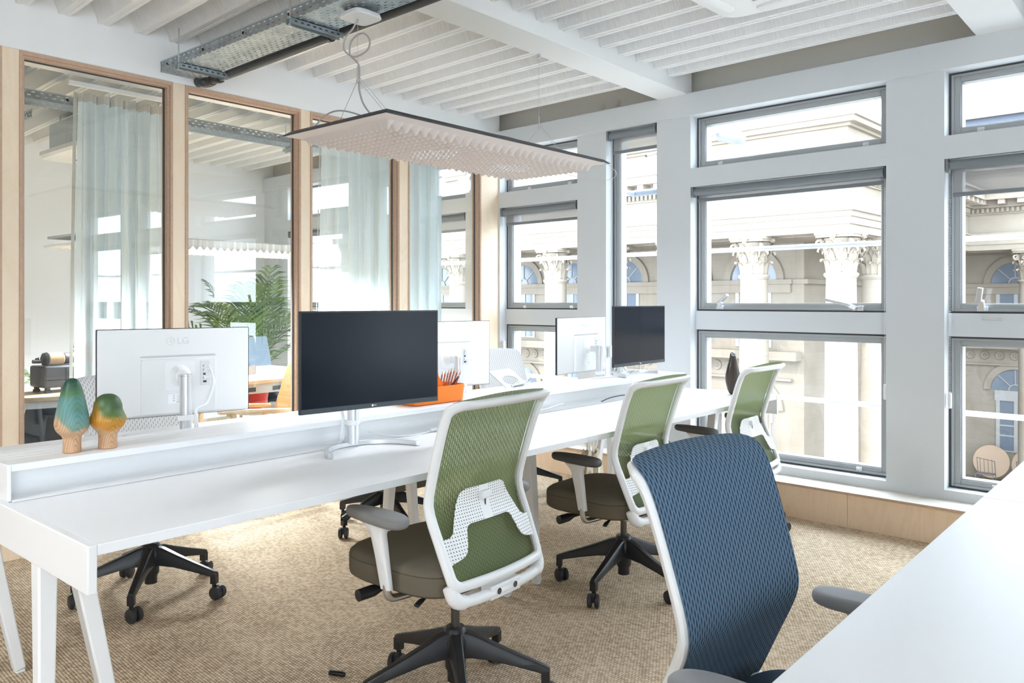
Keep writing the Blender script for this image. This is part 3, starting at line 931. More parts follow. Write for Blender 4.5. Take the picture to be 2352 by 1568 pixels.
def legpair(x, yc, y_near, y_far, yt0, yt1):
    for yf, yt in ((y_near, yt0), (y_far, yt1)):
        lm_ = MB().bar((x, yt, ZD - .10), (x, yf, .012), .056, .050, .040, .036, side=(1, 0, 0)).bar((x, yf, .012), (x, yf, 0), .036, .032, side=(1, 0, 0))
        lm_.build('leg', M_deskmetal, desk, bevel=.006, seg=3)
    # rounded crotch between the legs
    cr = MB()
    pts = [(yt0, ZD - .07), (yt1, ZD - .07), (yt1 - .004, ZD - .16)]
    for k in range(9):
        a = PI * k / 8
        pts.append(((yt0 + yt1) / 2 + (yt1 - yt0) * .30 * math.cos(a), ZD - .165 + .030 * math.sin(a)))
    pts.append((yt0 + .004, ZD - .16))
    cr.prism(pts, x - .027, x + .027, lambda y, z, d: (d, y, z)).build('leg_bracket', M_deskmetal, desk, bevel=.003)
for x in (-2.325, -3.145):
    legpair(x, 0, .79, .99, .792, .868)
    legpair(x, 0, 2.645, 2.855, 2.705, 2.795)
    legpair(x, 0, 4.49, 4.69, 4.612, 4.688)

# central shelf over the cable trough
ZS = .835
shelf = thing('desk_shelf', 'low white shelf with cable slots running along the middle of the bench desk', 'shelf', (-2.70, 2.6, ZD))
sy0, sy1 = .785, 4.66
for ya, yb in ((sy0, ym), (ym, sy1)):
    st = MB()
    xs = [-2.560, -2.655, -2.659, -2.700, -2.704, -2.745, -2.749, -2.812]
    for k in range(0, 8, 2): st.box(xs[k + 1], ya + .001, ZS - .020, xs[k], yb - .001, ZS)
    st.box(-2.811, ya + .002, ZS - .0198, -2.562, yb - .002, ZS - .005)
    st.build('shelf_top', M_desk, shelf, bevel=.0008, seg=1)
    # sheet-metal front that curves out to the lip on the desktop
    pr = [(-2.640, ZS - .0205), (-2.642, ZD + .045), (-2.638, ZD + .022), (-2.626, ZD + .011), (-2.60, ZD + .0065), (-2.552, ZD + .0045), (-2.546, ZD + .001), (-2.66, ZD + .001), (-2.660, ZS - .0205)]
    MB().prism(pr, ya + .001, yb - .001, lambda x, z, d: (x, d, z)).build('tray_front', M_deskmetal, shelf)
    pr2 = [(-2.80, ZS - .0205), (-2.79, ZD + .02), (-2.84, ZD + .001), (-2.77, ZD + .001), (-2.775, ZS - .0205)]
    MB().prism(pr2, ya + .001, yb - .001, lambda x, z, d: (x, d, z)).build('tray_back', M_deskmetal, shelf)
for ya in (sy0 - .010, sy1):
    MB().box(-2.815, ya, ZD + .001, -2.556, ya + .010, ZS + .001).build('end_cap', M_deskmetal, shelf, bevel=.002)

# right-hand desk in the foreground
rd = thing('bench_desk', 'white bench desk cut off by the right edge of the photo', 'desk', (.30, 2.4, 0))
for ya, yb in ((.70, 2.653), (2.656, 4.61)):
    MB().box(-.490, ya, ZD - .025, .30, yb, ZD).build('desktop', M_desk, rd, bevel=.0015)
    MB().box(.62, ya, ZD - .025, 1.10, yb, ZD).build('desktop', M_desk, rd, bevel=.0015)
MB().box(.30, .70, ZD - .05, .62, 4.61, ZD - .026).build('cable_trough', M_deskmetal, rd)
for ya in (.676, 4.611):
    MB().box(-.492, ya, ZD - .114, 1.102, ya + .022, ZD + .001).build('end_panel', M_deskmetal, rd, bevel=.003)
for x in (-.10, .72):
    for yf, yt in ((.72, .75), (.95, .80), (2.55, 2.61), (2.76, 2.70), (4.38, 4.50), (4.58, 4.56)):
        MB().bar((x, yt, ZD - .026), (x, yf, 0), .056, .050, .038, .034, side=(1, 0, 0)).build('leg', M_deskmetal, rd, bevel=.005)


# ================================================================== monitors
def monitor(label, loc, rz, z0, ztop, stand_off=.055, pole_top=None, cables=True):
    """frame: screen faces +x, width along y; origin under the screen centre on the surface"""
    t = thing('monitor', label, 'monitor', (loc[0], loc[1], z0), rz, 'monitors on the bench desk')
    WD, HT = .612, .365
    zt = ztop - z0; zb = zt - HT
    # white rear housing: thin slab, sloped border and raised box
    hb = MB(); rings = []
    def rr(w0, w1, za, zb_, x): return [(x, w0, za), (x, w1, za), (x, w1, zb_), (x, w0, zb_)]
    hw = WD / 2
    hb.loft([rr(-hw + .001, hw - .001, zb + .001, zt - .001, .014), rr(-hw + .001, hw - .001, zb + .001, zt - .001, .004), rr(-.158, .158, zb + .012, zt - .105, -.024)])
    hb.loft([rr(-.150, .150, zb + .014, zt - .125, -.020), rr(-.150, .150, zb + .014, zt - .125, -.040)])
    hs = hb.build('rear_housing', M_monw, t, local=True, bevel=.004, seg=2)
    v = MB()
    for k in range(60): v.box(-.0252, -.146 + k * .0049, zt - .1125, -.0244, -.1435 + k * .0049, zt - .1095)
    v.box(-.0256, -.152, zt - .117, -.0235, .152, zt - .114)
    v.build('vent_slot', mat('warm_grey_vent', (.5, .48, .46), .6), hs, local=True)
    zc = zt - .195
    MB().loft([[(-.041, y, z) for y, z in superell(.062, .062, 8, 32, 0, zc)], [(-.0418, y, z) for y, z in superell(.062, .062, 8, 32, 0, zc)]]).build('mount_plate', M_plastic, hs, local=True, bevel=.0005, seg=1)
    mt = MB(); Mx = Matrix.Translation((-.041, 0, zc)) @ Matrix.Rotation(-PI / 2, 4, 'Y')
    mt.lathe([(.0005, 0), (.046, 0), (.040, .006), (.031, .016), (.026, .030), (.0005, .030)], 28, Mx)
    mt.build('mount_disc', M_monw, hs, local=True)
    # port recess with dark sockets (to the right when seen from behind)
    pp = MB().box(-.0425, -.122, zc - .045, -.0395, -.082, zc + .058)
    pp.build('port_panel', mat('recess_white', (.70, .70, .70), .5), hs, local=True, bevel=.001, seg=1)
    sk = MB()
    for dz_, w in ((.036, .014), (.020, .014), (.002, .010), (-.014, .008), (-.030, .014)): sk.box(-.0438, -.108 + (.014 - w), zc + dz_ - .004, -.0424, -.094, zc + dz_ + .004)
    sk.build('port', M_bezel, hs, local=True)
    # sticker
    MB().box(-.0406, -.040, zb + .055, -.0398, .046, zb + .093).build('sticker', M_whiteprint, hs, local=True)
    pr = MB()
    for k in range(5): pr.box(-.0410, -.034 if k % 2 else -.012, zb + .086 - k * .006, -.0404, .012, zb + .0885 - k * .006)
    pr.box(-.0410, -.020, zb + .058, -.0404, .014, zb + .062)
    for k in range(3): pr.box(-.0410, .020, zb + .084 - k * .010, -.0404, .028, zb + .090 - k * .010)
    pr.build('sticker_print', M_text, hs, local=True)
    # logo on the rear
    Mt = Matrix.Translation((-.012, -.030, zt - .050)) @ Matrix.Rotation(R(-90), 4, 'Z') @ Matrix.Rotation(R(90), 4, 'X')
    sl = math.atan2(.028, .105)
    Mt = Matrix.Translation((-.0105, -.022, zt - .052)) @ Matrix.Rotation(sl, 4, 'Y') @ Matrix.Rotation(R(-90), 4, 'Z') @ Matrix.Rotation(R(90), 4, 'X')
    text_mesh('logo_letters', 'LG', .040, mat('embossed_grey', (.70, .70, .70), .5), hs, Mt, .0012)
    Mr = Matrix.Translation((-.0105, .028, zt - .052)) @ Matrix.Rotation(sl, 4, 'Y') @ Matrix.Rotation(-PI / 2, 4, 'Y')
    lg = MB().lathe([(.0175, -.002), (.0175, .0012), (.0155, .0012), (.0155, -.002)], 30, Mr)
    lg.cbox((0, 0, 0), (.015, .0025, .0024), Mr @ Matrix.Translation((.0015, 0, 0))).cbox((-.006, -.004, 0), (.0025, .008, .0024), Mr).cbox((.001, -.010, 0), (.0025, .006, .0024), Mr)
    lg.build('logo_roundel', MATS['embossed_grey'], hs, local=True)
    # screen, bezel and chin
    MB().box(.0060, -hw - .0012, zb - .0012, .0195, hw + .0012, zt + .0012).build('bezel', M_bezel, t, local=True, bevel=.001, seg=1)
    MB().box(.0190, -hw + .005, zb + .018, .0200, hw - .005, zt - .005).build('screen', M_screen, t, local=True)
    ch = MB().box(.019, -hw, zb, .0212, hw, zb + .017).build('chin', mat('slate_chin', (.055, .066, .080), .45), t, local=True, bevel=.001, seg=1)
    Mc = Matrix.Translation((.0213, 0, zb + .0085)) @ Matrix.Rotation(R(90), 4, 'Z') @ Matrix.Rotation(R(90), 4, 'X')
    text_mesh('chin_logo', 'LG', .0085, M_whiteprint, ch, Mc @ Matrix.Translation((.006, 0, 0)), .0003)
    MB().cyl((.0212, -.006, zb + .0085), (.0217, -.006, zb + .0085), .0042, 16).build('chin_dot', M_whiteprint, ch, local=True)
    # stand: round column behind, bent flat bar as a foot
    px = -.125
    sp = MB().cyl((px, 0, .012), (px, 0, zc + .005), .0235, 24).cyl((px, 0, zc + .005), (px, 0, zc + .012), .0225, 24)
    so = sp.build('stand_column', M_silver, t, local=True, bevel=.001, seg=1)
    MB().box(px - .005, -.017, zc - .030, -.066, .017, zc + .008).build('tilt_arm', M_silver, so, local=True, bevel=.003)
    MB().box(-.0705, -.012, zc - .030, -.064, .012, zc + .014).build('hinge', M_bezel, so, local=True)
    MB().cyl((px, 0, .085), (px, 0, .105), .0262, 24).box(px - .030, -.024, .085, px - .002, .040, .105).build('cable_clip', M_plastic, so, local=True, bevel=.002)
    ft = MB(); rings = []
    Ra = .19
    cx0 = px + Ra - .01
    for k in range(37):
        a = PI / 2 + R(5) + (PI - R(10)) * k / 36
        rings.append([(cx0 + (Ra + dr) * math.cos(a), (Ra + dr) * math.sin(a) * 1.02, z) for dr, z in ((-.009, .001), (.009, .001), (.009, .019), (-.009, .019))])
    ft.loft(rings).build('stand_foot', M_silver, t, local=True, bevel=.0015)
    if cables:
        for k, (pz, oy) in enumerate(((.036, 0), (.020, .003), (-.014, .006))):
            MB().tube(smoothpath([(-.042, -.100, zc + pz), (-.072, -.112 - oy, zc + pz - .002), (-.100, -.118 - oy, zc - .03), (-.118, -.085 - oy, zc - .11), (px - .016, -.036 - oy, .13), (px - .02, -.032 - oy, .095), (px - .022, -.030 - oy * 2, .03), (px - .04, -.06 + oy * 8, .006)], 6), .0036, 8).build('cable', M_cable, t, local=True)
            MB().box(-.052, -.106, zc + pz - .004, -.0425, -.095, zc + pz + .004).build('plug', M_cable, t, local=True, bevel=.001, seg=1)
    return t
monitor('dark-screened monitor in front of the orange caddy, facing the foreground chair', (-2.402, 1.952), R(-6), ZD, 1.262)
monitor('dark-screened monitor at the window end of the desk, standing on the shelf', (-2.69, 4.31), R(1), ZS + .001, 1.268)
monitor('white-backed monitor beside the two wooden trees', (-3.275, 1.625), R(180 - 11), ZD, 1.184)
monitor('white-backed monitor behind the orange caddy', (-3.185, 3.115), R(180 - 11), ZD, 1.186)
monitor('white-backed monitor half hidden by the window-end dark screen', (-3.15, 4.365), R(180 + 4), ZD, 1.19)

# ================================================================== things on the desk
def lathe_thing(name, label, cat, loc, prof, m, pname=None, n=40):
    o = MB().lathe(prof, n).build(name, m, None)
    o.location = loc; tag(o, label, cat); return o
def sprof(pts, k=6):
    return [(max(.0005, p.x), p.z) for p in smoothpath([(r, 0, z) for r, z in pts], k)]
lathe_thing('wooden_tree', 'taller turned wooden tree stained teal and dark green on the desk shelf', 'ornament', (-2.636, .975, ZS + .0005),
            [(.0005, 0), (.024, 0), (.026, .002)] + sprof([(.026, .003), (.0255, .035), (.029, .050), (.043, .066), (.0490, .084), (.0475, .105), (.039, .150), (.029, .192), (.020, .216), (.010, .2255), (.0005, .227)]), M_tree1)
lathe_thing('wooden_tree', 'shorter turned wooden tree stained orange and green on the desk shelf', 'ornament', (-2.628, 1.078, ZS + .0005),
            [(.0005, 0), (.026, 0), (.028, .002)] + sprof([(.028, .003), (.0275, .040), (.034, .054), (.047, .070), (.0545, .090), (.048, .108), (.043, .122), (.041, .138), (.032, .158), (.016, .169), (.0005, .171)]), M_tree2)
# brown bird
bird = thing('bird_figure', 'dark brown tapered bird figure with a shiny head at the window end of the desk', 'ornament', (-2.185, 4.585, ZD))
MB().lathe(sprof([(.0005, .0), (.018, .004), (.030, .03), (.040, .075), (.042, .11), (.036, .15), (.026, .19), (.019, .22), (.017, .235)]), 30, Matrix.Diagonal((1.0, 1.25, 1.0, 1.0))).build('body', M_bird, bird, local=True)
MB().lathe(sprof([(.017, .232), (.0165, .242), (.013, .252), (.007, .257), (.0005, .258)]), 24).build('head', mat('polished_head', (.35, .36, .38), .15, .9), bird, local=True)
MB().tube(smoothpath([(.01, .015, .235), (.012, .035, .16), (.012, .052, .09), (.01, .062, .05)], 5), [.004] * 16, 8).build('tail', M_steel, bird, local=True)
# orange caddy
cad = thing('desk_caddy', 'bright orange plastic caddy with handle holding pencils on the desk shelf', 'caddy', (-2.700, 2.535, ZS + .0005))
cb = MB(); cw, cl, chh, th = .084, .163, .078, .004
def taper(z): return 1 - .05 * (1 - z / chh)
rings = []
for z, ins in ((0, .006), (.004, 0), (chh, 0)): rings.append([(x * taper(z), y * taper(z), z) for x, y in superell(cw - ins, cl - ins, 9, 40)])
for z in (chh, .006): rings.append([(x * taper(z) * .955, y * taper(z) * .975, z) for x, y in superell(cw, cl, 9, 40)])
cb.loft(rings).build('tray', M_orange, cad, local=True)
hd = MB()
outer = [(-.155, .03), (.155, .03)]
prof_h = [(-.160, .076), (-.10, .080), (-.075, .088), (-.062, .110), (-.055, .135), (-.046, .148), (-.035, .152), (.035, .152), (.046, .148), (.055, .135), (.062, .110), (.075, .088), (.10, .080), (.160, .076)]
# handle plate with a slot: built as a ring of quads around the slot
slot = [(-.040, .128), (-.034, .118), (.034, .118), (.040, .128), (.034, .138), (-.034, .138)]
def plate(mb, poly, x0, x1): mb.prism(poly, x0, x1, lambda y, z, d: (d, y, z))
plate(hd, [(-.158, .004), (.158, .004), (.158, .074), (.075, .086), (.064, .108), (.0565, .118), (-.0565, .118), (-.064, .108), (-.075, .086), (-.158, .074)], -.003, .003)
plate(hd, [(-.0565, .118), (-.036, .118), (-.041, .128), (-.036, .138), (-.0525, .138)], -.003, .003)
plate(hd, [(.0565, .118), (.0525, .138), (.036, .138), (.041, .128), (.036, .118)], -.003, .003)
plate(hd, [(-.0525, .138), (.0525, .138), (.046, .148), (.034, .153), (-.034, .153), (-.046, .148)], -.003, .003)
hd.build('handle', M_orange, cad, local=True, bevel=.0012, seg=2)
MB().box(-.078, .052, .004, .078, .055, .070).build('divider', M_orange, cad, local=True)
def pencil(k, base, tip, m, label, r=.0038):
    b0, t0 = Vector(base), Vector(tip); d = (t0 - b0).normalized(); L = (t0 - b0).length
    o = thing('pencil', label, 'pencil', base, 0, 'pencils in the orange caddy')
    MB().tube([b0, b0 + d * (L - .018)], r, 6).build('shaft', m, o)
    MB().tube([b0 + d * (L - .018), t0], [r, .0007], 6).build('tip', mat('pencil_wood', (.62, .44, .3), .7), o)
M_pen = mat('copper_red_pencil', (.40, .13, .065), .4)
for k in range(9):
    fx = -.05 + .012 * (k % 5); fy = .070 + .007 * k
    pencil(k, (-2.70 + .030 + fx * .6, 2.535 + fy - .012, ZS + .012), (-2.70 + .020 + fx * .7, 2.535 + fy + .030 + .0055 * k, ZS + .150 - .004 * abs(k - 4)), M_pen, 'copper-red pencil leaning in the orange caddy')
pencil(9, (-2.68, 2.60, ZS + .012), (-2.66, 2.7, ZS + .122), mat('black_pencil', (.03, .02, .03), .4), 'dark pencil leaning lowest at the right end of the orange caddy')
pencil(10, (-2.735, 2.565, ZS + .012), (-2.735, 2.575, ZS + .185), MATS['black_pencil'], 'black pencil standing tallest behind the orange caddy handle')
pencil(11, (-2.72, 2.575, ZS + .012), (-2.725, 2.589, ZS + .180), mat('pink_pencil', (.66, .40, .35), .5), 'pale pink pencil standing upright beside the tallest black pencil')
# laptop stand
ls = thing('laptop_stand', 'folded silver laptop stand with an oval cut-out on the far side of the desk', 'stand', (-3.13, 3.60, ZD), R(12))
lp = MB()
N = 28
ov = [(.085 * math.cos(2 * PI * k / N), .042 * math.sin(2 * PI * k / N)) for k in range(N)]
rc = []
for x, y in ov:
    a = math.atan2(y / .042, x / .085); c, s_ = math.cos(a), math.sin(a)
    q = min(.130 / max(abs(c), 1e-6), .100 / max(abs(s_), 1e-6)); rc.append((c * q, s_ * q))
Mp = Matrix.Translation((0, 0, .095)) @ Matrix.Rotation(R(36), 4, 'Y')
vs = [(y, x, 0) for x, y in rc] + [(y, x, 0) for x, y in ov] + [(y, x, .004) for x, y in rc] + [(y, x, .004) for x, y in ov]
fs = []
for k in range(N):
    j = (k + 1) % N
    fs += [(k, j, N + j, N + k), (2 * N + k, 3 * N + k, 3 * N + j, 2 * N + j), (k, 2 * N + k, 2 * N + j, j), (N + k, N + j, 3 * N + j, 3 * N + k)]
lp.add(vs, fs, Mp).build('platform', mat('dull_aluminium_sheet', (.50, .53, .57), .4, .5), ls, local=True)
for y in (-.06, .06):
    MB().bar((.05, y, .072), (-.05, y, .004), .02, .004, side=(0, 1, 0)).build('leg', M_silver, ls, local=True)
MB().box(-.11, -.10, 0, .06, .10, .004).build('foot_plate', M_silver, ls, local=True, bevel=.001, seg=1)
MB().cyl((.05, -.075, .073), (.05, .075, .073), .006, 12).build('hinge_rod', M_steel, ls, local=True)

def cable(pts, label, m=M_cable, r=.0026, n=8, name='cable', cat='cable', group='loose cables on the desk'):
    o = MB().tube(smoothpath(pts, n), r, 8).build(name, m, None)
    return tag(o, label, cat, group)
c1 = cable([(-2.600, 2.10, ZD + .034), (-2.555, 2.17, ZD + .012), (-2.53, 2.26, ZD + .005), (-2.535, 2.36, ZD + .0045), (-2.55, 2.46, ZD + .012), (-2.53, 2.58, ZD + .022), (-2.52, 2.75, ZD + .03), (-2.525, 2.9, ZD + .012)], 'white cable snaking over the tray lip behind the front screen')
cable([(-2.56, 2.06, ZD + .012), (-2.525, 2.13, ZD + .004), (-2.50, 2.22, ZD + .0035), (-2.505, 2.30, ZD + .0035)], 'short white cable end lying beside the front monitor column')
cable([(-2.545, 2.44, ZD + .016), (-2.56, 2.52, ZD + .03), (-2.575, 2.62, ZD + .055), (-2.58, 2.75, ZD + .07), (-2.575, 2.9, ZD + .05)], 'white cable rising along the tray below the orange caddy')
cable([(-2.56, 3.05, ZD + .014), (-2.545, 3.2, ZD + .02), (-2.54, 3.33, ZD + .034), (-2.54, 3.345, ZD + .018)], 'grey cable hoop standing out of the desk tray', M_silver, .002)
cable([(-2.56, 3.72, ZD + .006), (-2.55, 3.80, ZD + .022), (-2.54, 3.92, ZD + .026), (-2.545, 3.96, ZD + .014)], 'short black cable in the desk tray behind the middle green chair', M_black, .003)
cable([(-2.76, 4.22, ZS + .10), (-2.70, 4.16, ZS + .06), (-2.61, 4.10, ZS + .015), (-2.565, 4.05, ZS + .004), (-2.548, 4.02, ZS - .03), (-2.545, 3.98, ZD + .03), (-2.56, 3.95, ZD + .006)], 'white cable dropping over the shelf edge beneath the window-end screen', r=.0032)
for k in range(4):
    y0 = 4.20 + .05 * k
    cable([(-2.77, y0 - .02, ZS + .11), (-2.70, y0 + .06, ZS + .07 + .01 * k), (-2.66, y0 + .03, ZS + .03), (-2.70, y0 - .06, ZS + .006), (-2.74, y0 - .16, ZS + .0035), (-2.76, y0 - .30, ZS + .003)],
          'one of the tangled white cables hanging under the window-end screen', r=.0024)
cable([(-2.95, 3.28, ZD + .03), (-2.90, 3.34, ZD + .09), (-2.86, 3.38, ZS + .025), (-2.80, 3.42, ZS + .004)], 'white cable looping over the shelf beside the laptop stand')
usb = MB().cbox((0, 0, 0), (.030, .016, .010)).build('usb_plug', M_cable, None, bevel=.002); usb.location = (-2.535, 2.405, ZD + .012); usb.rotation_euler = (0, R(-10), R(70))
tag(usb, 'white plug with a metal tip lying on the desk tray lip', 'plug')
MB().cbox((.021, 0, 0), (.014, .012, .0045)).build('metal_tip', M_steel, usb, local=True)

# pen cap on the carpet
pc = thing('pen_cap', 'small black pen cap lying on the carpet under the desk edge', 'pen cap', (-2.26, 1.71, .0075), R(25))
pc.location = (-2.275, 1.70, .0)
import mathutils
MB().cyl((-.030, 0, .0085), (.030, 0, .0085), .008, 14).build('barrel', mat('gloss_black', (.012, .012, .014), .2), pc, local=True, bevel=.001, seg=1)
MB().box(-.026, -.003, .016, .022, .003, .019).build('clip', MATS['gloss_black'], pc, local=True)
# canvas bag under the far end of the desk
bag = thing('tote_bag', 'slumped cream canvas bag on the carpet under the desk behind the middle chair', 'bag', (-3.13, 4.40, 0))
bm_ = MB()
def bagpt(u, v):
    a = 2 * PI * u; z = .30 * v
    r0 = .10 - .045 * v ** 1.5
    fold = 1 + .16 * math.sin(7 * a + 3 * v) * (.3 + v) + .10 * math.sin(13 * a - 5 * v)
    return (r0 * fold * math.cos(a) * .8 + .02 * v, r0 * fold * math.sin(a) * 1.1, z + .015 * math.sin(5 * a) * v)
bm_.grid(bagpt, 48, 16); bm_.build('body', M_canvas, bag, local=True)
for sg in (-1, 1):
    MB().tube(smoothpath([(.02, sg * .03, .28), (.03, sg * .055, .36), (.03, sg * .03, .45), (.025, -sg * .005, .47), (.02, -sg * .03, .40), (.02, -sg * .02, .29)], 6), .011, 8, flat=.35).build('strap', M_canvas, bag, local=True)

# ================================================================== pendant panel
PX0, PX1, PY0, PY1, PZ = -3.262, -2.532, 2.136, 3.752, 2.062
pend = thing('acoustic_pendant', 'beige wavy felt pendant panel with dark edge hanging over the desk', 'pendant', ((PX0 + PX1) / 2, (PY0 + PY1) / 2, PZ))
pm = MB()
def wav(u, v):
    x = PX0 + (PX1 - PX0) * u; y = PY0 + (PY1 - PY0) * v
    ex = min(x - PX0, PX1 - x); ey = min(y - PY0, PY1 - y)
    e_ = min(1, max(0, (min(ex, ey) - .055) / .03)); e_ = e_ * e_ * (3 - 2 * e_)
    z = PZ + .002 - e_ * (.003 + .015 * (1 - math.cos(2 * PI * (y - PY0) / .0538)) + .0032 * (1 - math.cos(2 * PI * (x - PX0) / .0365)))
    dish = .020 * (1 - min(1, min(ex, ey) / .055))
    return (x, y, z + dish * .3)
pm.grid(wav, 150, 300)
pm.build('wavy_felt', M_panel, pend)
ed = MB(); rings = []
for z, ins in ((PZ + .008, -.006), (PZ + .012, -.006), (PZ + .032, .022), (PZ + .034, .03)):
    rings.append([(PX0 + ins, PY0 + ins, z), (PX1 - ins, PY0 + ins, z), (PX1 - ins, PY1 - ins, z), (PX0 + ins, PY1 - ins, z)])
ed.loft(rings).build('dark_rim', M_paneledge, pend)
for yc in (2.75, 3.33):
    for i in range(9):
        for j in range(8):
            if abs(i - 4) + abs(j - 3.5) > 5: continue
            y = PY0 + round((yc - PY0 + (i - 4) * .0269 * 1) / .0269) * .0269; x = -2.90 + (j - 3.5) * .0365
            leds = MB().lathe([(.0005, -.006), (.004, -.004), (.0055, 0), (.0055, .004), (.0005, .005)], 8, Matrix.Translation((x, y, PZ - .034)))
            leds.build('led_lens', M_led, pend)
def led_spots(parent, pts, watts, col=(.90, .95, 1.0)):
    for p in pts:
        l = bpy.data.lights.new('led_spot', 'SPOT'); l.energy = watts; l.color = col
        l.spot_size = R(165); l.spot_blend = .6; l.shadow_soft_size = .012
        o = bpy.data.objects.new('led_spot', l); C.objects.link(o); o.parent = parent
        o.location = p
led_spots(pend, [(dx, yc - (PY0 + PY1) / 2 + dy, -.052) for yc in (2.75, 3.33) for dx in (-.09, .09) for dy in (-.09, .09)], 3.4)
cx_ = -2.902
susp = MB()
for y, zt in ((2.283, 2.60), (3.587, 2.718)):
    susp.cyl((cx_, y, PZ + .235), (cx_, y, zt), .0012, 6)
    for x in (PX0 + .16, PX1 - .16): susp.cyl((cx_, y, PZ + .24), (x, y + (.02 if y < 3 else -.02), PZ + .03), .0011, 6)
    susp.cyl((cx_, y, PZ + .26), (cx_ + .12, y + .16, PZ + .03), .0011, 6)
susp.build('suspension_wire', M_steel, pend)
for y, zt in ((2.283, 2.60), (3.587, 2.72)):
    MB().cyl((cx_, y, PZ + .225), (cx_, y, PZ + .30), .0045, 12).cyl((cx_, y, PZ + .232), (cx_, y, PZ + .242), .008, 12).build('wire_gripper', M_steel, pend)
MB().cyl((cx_, 3.587, 2.698), (cx_, 3.587, 2.7195), .010, 16).build('ceiling_fixing', M_steel, pend)
cp = MB()
cp.loft([[(x, y, z) for x, y in superell(.075 - i, .078 - i, 5, 28, cx_ + .02, 2.283)] for z, i in ((2.603, .02), (2.594, .006), (2.575, 0), (2.571, .003))])
cp.build('canopy', M_plastic, pend, bevel=.003)
fl = []
fl += [(cx_ + .01, 2.275, 2.572), (cx_ - .01, 2.262, 2.53), (cx_ - .05, 2.25, 2.49), (cx_ - .055, 2.25, 2.44), (cx_ - .01, 2.27, 2.405), (cx_ + .045, 2.30, 2.43), (cx_ + .05, 2.31, 2.48), (cx_ + .01, 2.30, 2.515), (cx_ - .045, 2.285, 2.49), (cx_ - .055, 2.28, 2.43), (cx_ - .015, 2.285, 2.39), (cx_ + .004, 2.288, 2.36), (cx_ + .004, 2.288, 2.30), (cx_ + .004, 2.29, 2.25), (cx_ + .02, 2.31, 2.18), (cx_ + .08, 2.34, 2.115), (cx_ + .16, 2.37, 2.098)]
MB().tube(smoothpath(fl, 8), .0042, 10).build('flex', M_rope, pend)
MB().tube(smoothpath([(-3.12, 2.20, 2.10), (-3.09, 2.24, 2.16), (-3.02, 2.28, 2.18), (-2.94, 2.36, 2.15), (-2.90, 2.45, 2.098)], 8), .0035, 8).build('flex', M_rope, pend)
MB().tube(smoothpath([(-2.60, 3.55, 2.093), (-2.53, 3.68, 2.075), (-2.50, 3.78, 2.02), (-2.56, 3.80, 1.99), (-2.66, 3.76, 1.995), (-2.75, 3.70, 2.02), (-2.78, 3.62, 2.035)], 8), .0014, 6).build('loose_wire', M_steel, pend)
MB().tube(smoothpath([(-2.70, 2.75, 2.095), (-2.66, 2.95, 2.125), (-2.66, 3.15, 2.12), (-2.72, 3.25, 2.095)], 8), .0014, 6).build('loose_wire', M_steel, pend)

# ================================================================== cable tray, pipe, ceiling unit
def cable_tray(label, x0, x1, y0, y1, z, loc, rz=0, wire=True, hang=(), supports=(), rodtop=.187):
    t = thing('cable_tray', label, 'cable tray', loc, rz, 'perforated cable trays under the ceilings')
    sh = MB()
    wd = y1 - y0
    # unrolled: side, bottom, side
    def fn(u, v):
        s_ = u * (wd + .11)
        if s_ < .055: y, zz = y0, z + .055 - s_
        elif s_ < .055 + wd: y, zz = y0 + s_ - .055, z
        else: y, zz = y1, z + s_ - .055 - wd
        return (x0 + (x1 - x0) * v, y, zz)
    us = [0, .055 / (wd + .11), (.055 + wd) / (wd + .11), 1]
    vs = []; sh.uv = {}
    for j in range(2):
        for u in us:
            sh.uv[len(vs)] = (j * (x1 - x0), u * (wd + .11)); vs.append(fn(u, j))
    sh.add(vs, [(0, 1, 5, 4), (1, 2, 6, 5), (2, 3, 7, 6)])
    sh.build('tray_sheet', M_perf, t, local=True, smooth=False)
    rl = MB()
    for y in (y0, y1): rl.box(x0, y - .003, z + .052, x1, y + .003, z + .060)
    rl.build('tray_rim', M_galv, t, local=True)
    for k, x in enumerate(supports):
        sp = MB()
        sp.box(x - .0205, y0 - .03, z - .030, x - .0185, y1 + .05, z - .002).box(x + .0185, y0 - .03, z - .030, x + .0205, y1 + .05, z - .002).box(x - .0205, y0 - .03, z - .004, x + .0205, y1 + .05, z - .002)
        so = sp.build('support_channel', M_galv, t, local=True)
        hl = MB()
        for q in range(9):
            yy = y0 - .01 + q * .034
            if yy < y1 + .03: hl.box(x + .0204, yy, z - .020, x + .0210, yy + .016, z - .012); 
        hl.build('slot', M_gasket, so, local=True)
        for yy in (y0 - .02, y1 + .035):
            if (k, yy < (y0 + y1) / 2) in hang: continue
            MB().cyl((x, yy, z - .03), (x, yy, rodtop), .004, 8).build('threaded_rod', M_steel, t, local=True)
            MB().cyl((x, yy, z - .040), (x, yy, z - .030), .0085, 6).build('nut', M_steel, t, local=True)
    if wire:
        pts = []
        x = x0 + .02
        while x < x1:
            pts.append((x, y0 + .006, z + .030 + random.uniform(-.010, .010))); x += .22
        MB().tube(smoothpath(pts, 5), .0042, 8).build('earth_wire', M_copper, t, local=True)
        x = x0 + .08
        while x < x1 - .05:
            MB().cbox((x, y0 + .008, z + .032), (.024, .016, .022)).build('wire_clamp', M_brass, t, local=True, bevel=.004); x += .40
    return t
cable_tray('perforated steel cable tray with copper wire beneath the joists in front of the partition', 0, 6.4, 0, .218, 0.0, (-4.515, 2.143, 2.608), 0, True, (), (.255, 1.32, 2.5))
pipe = thing('drain_pipe', 'dark grey plastic pipe clipped below the cable tray', 'pipe', (-3.1, 2.44, 2.62))
MB().cyl((-4.45, 2.418, 2.603), (-.35, 2.488, 2.696), .0245, 24).build('pipe_run', M_pipe, pipe)
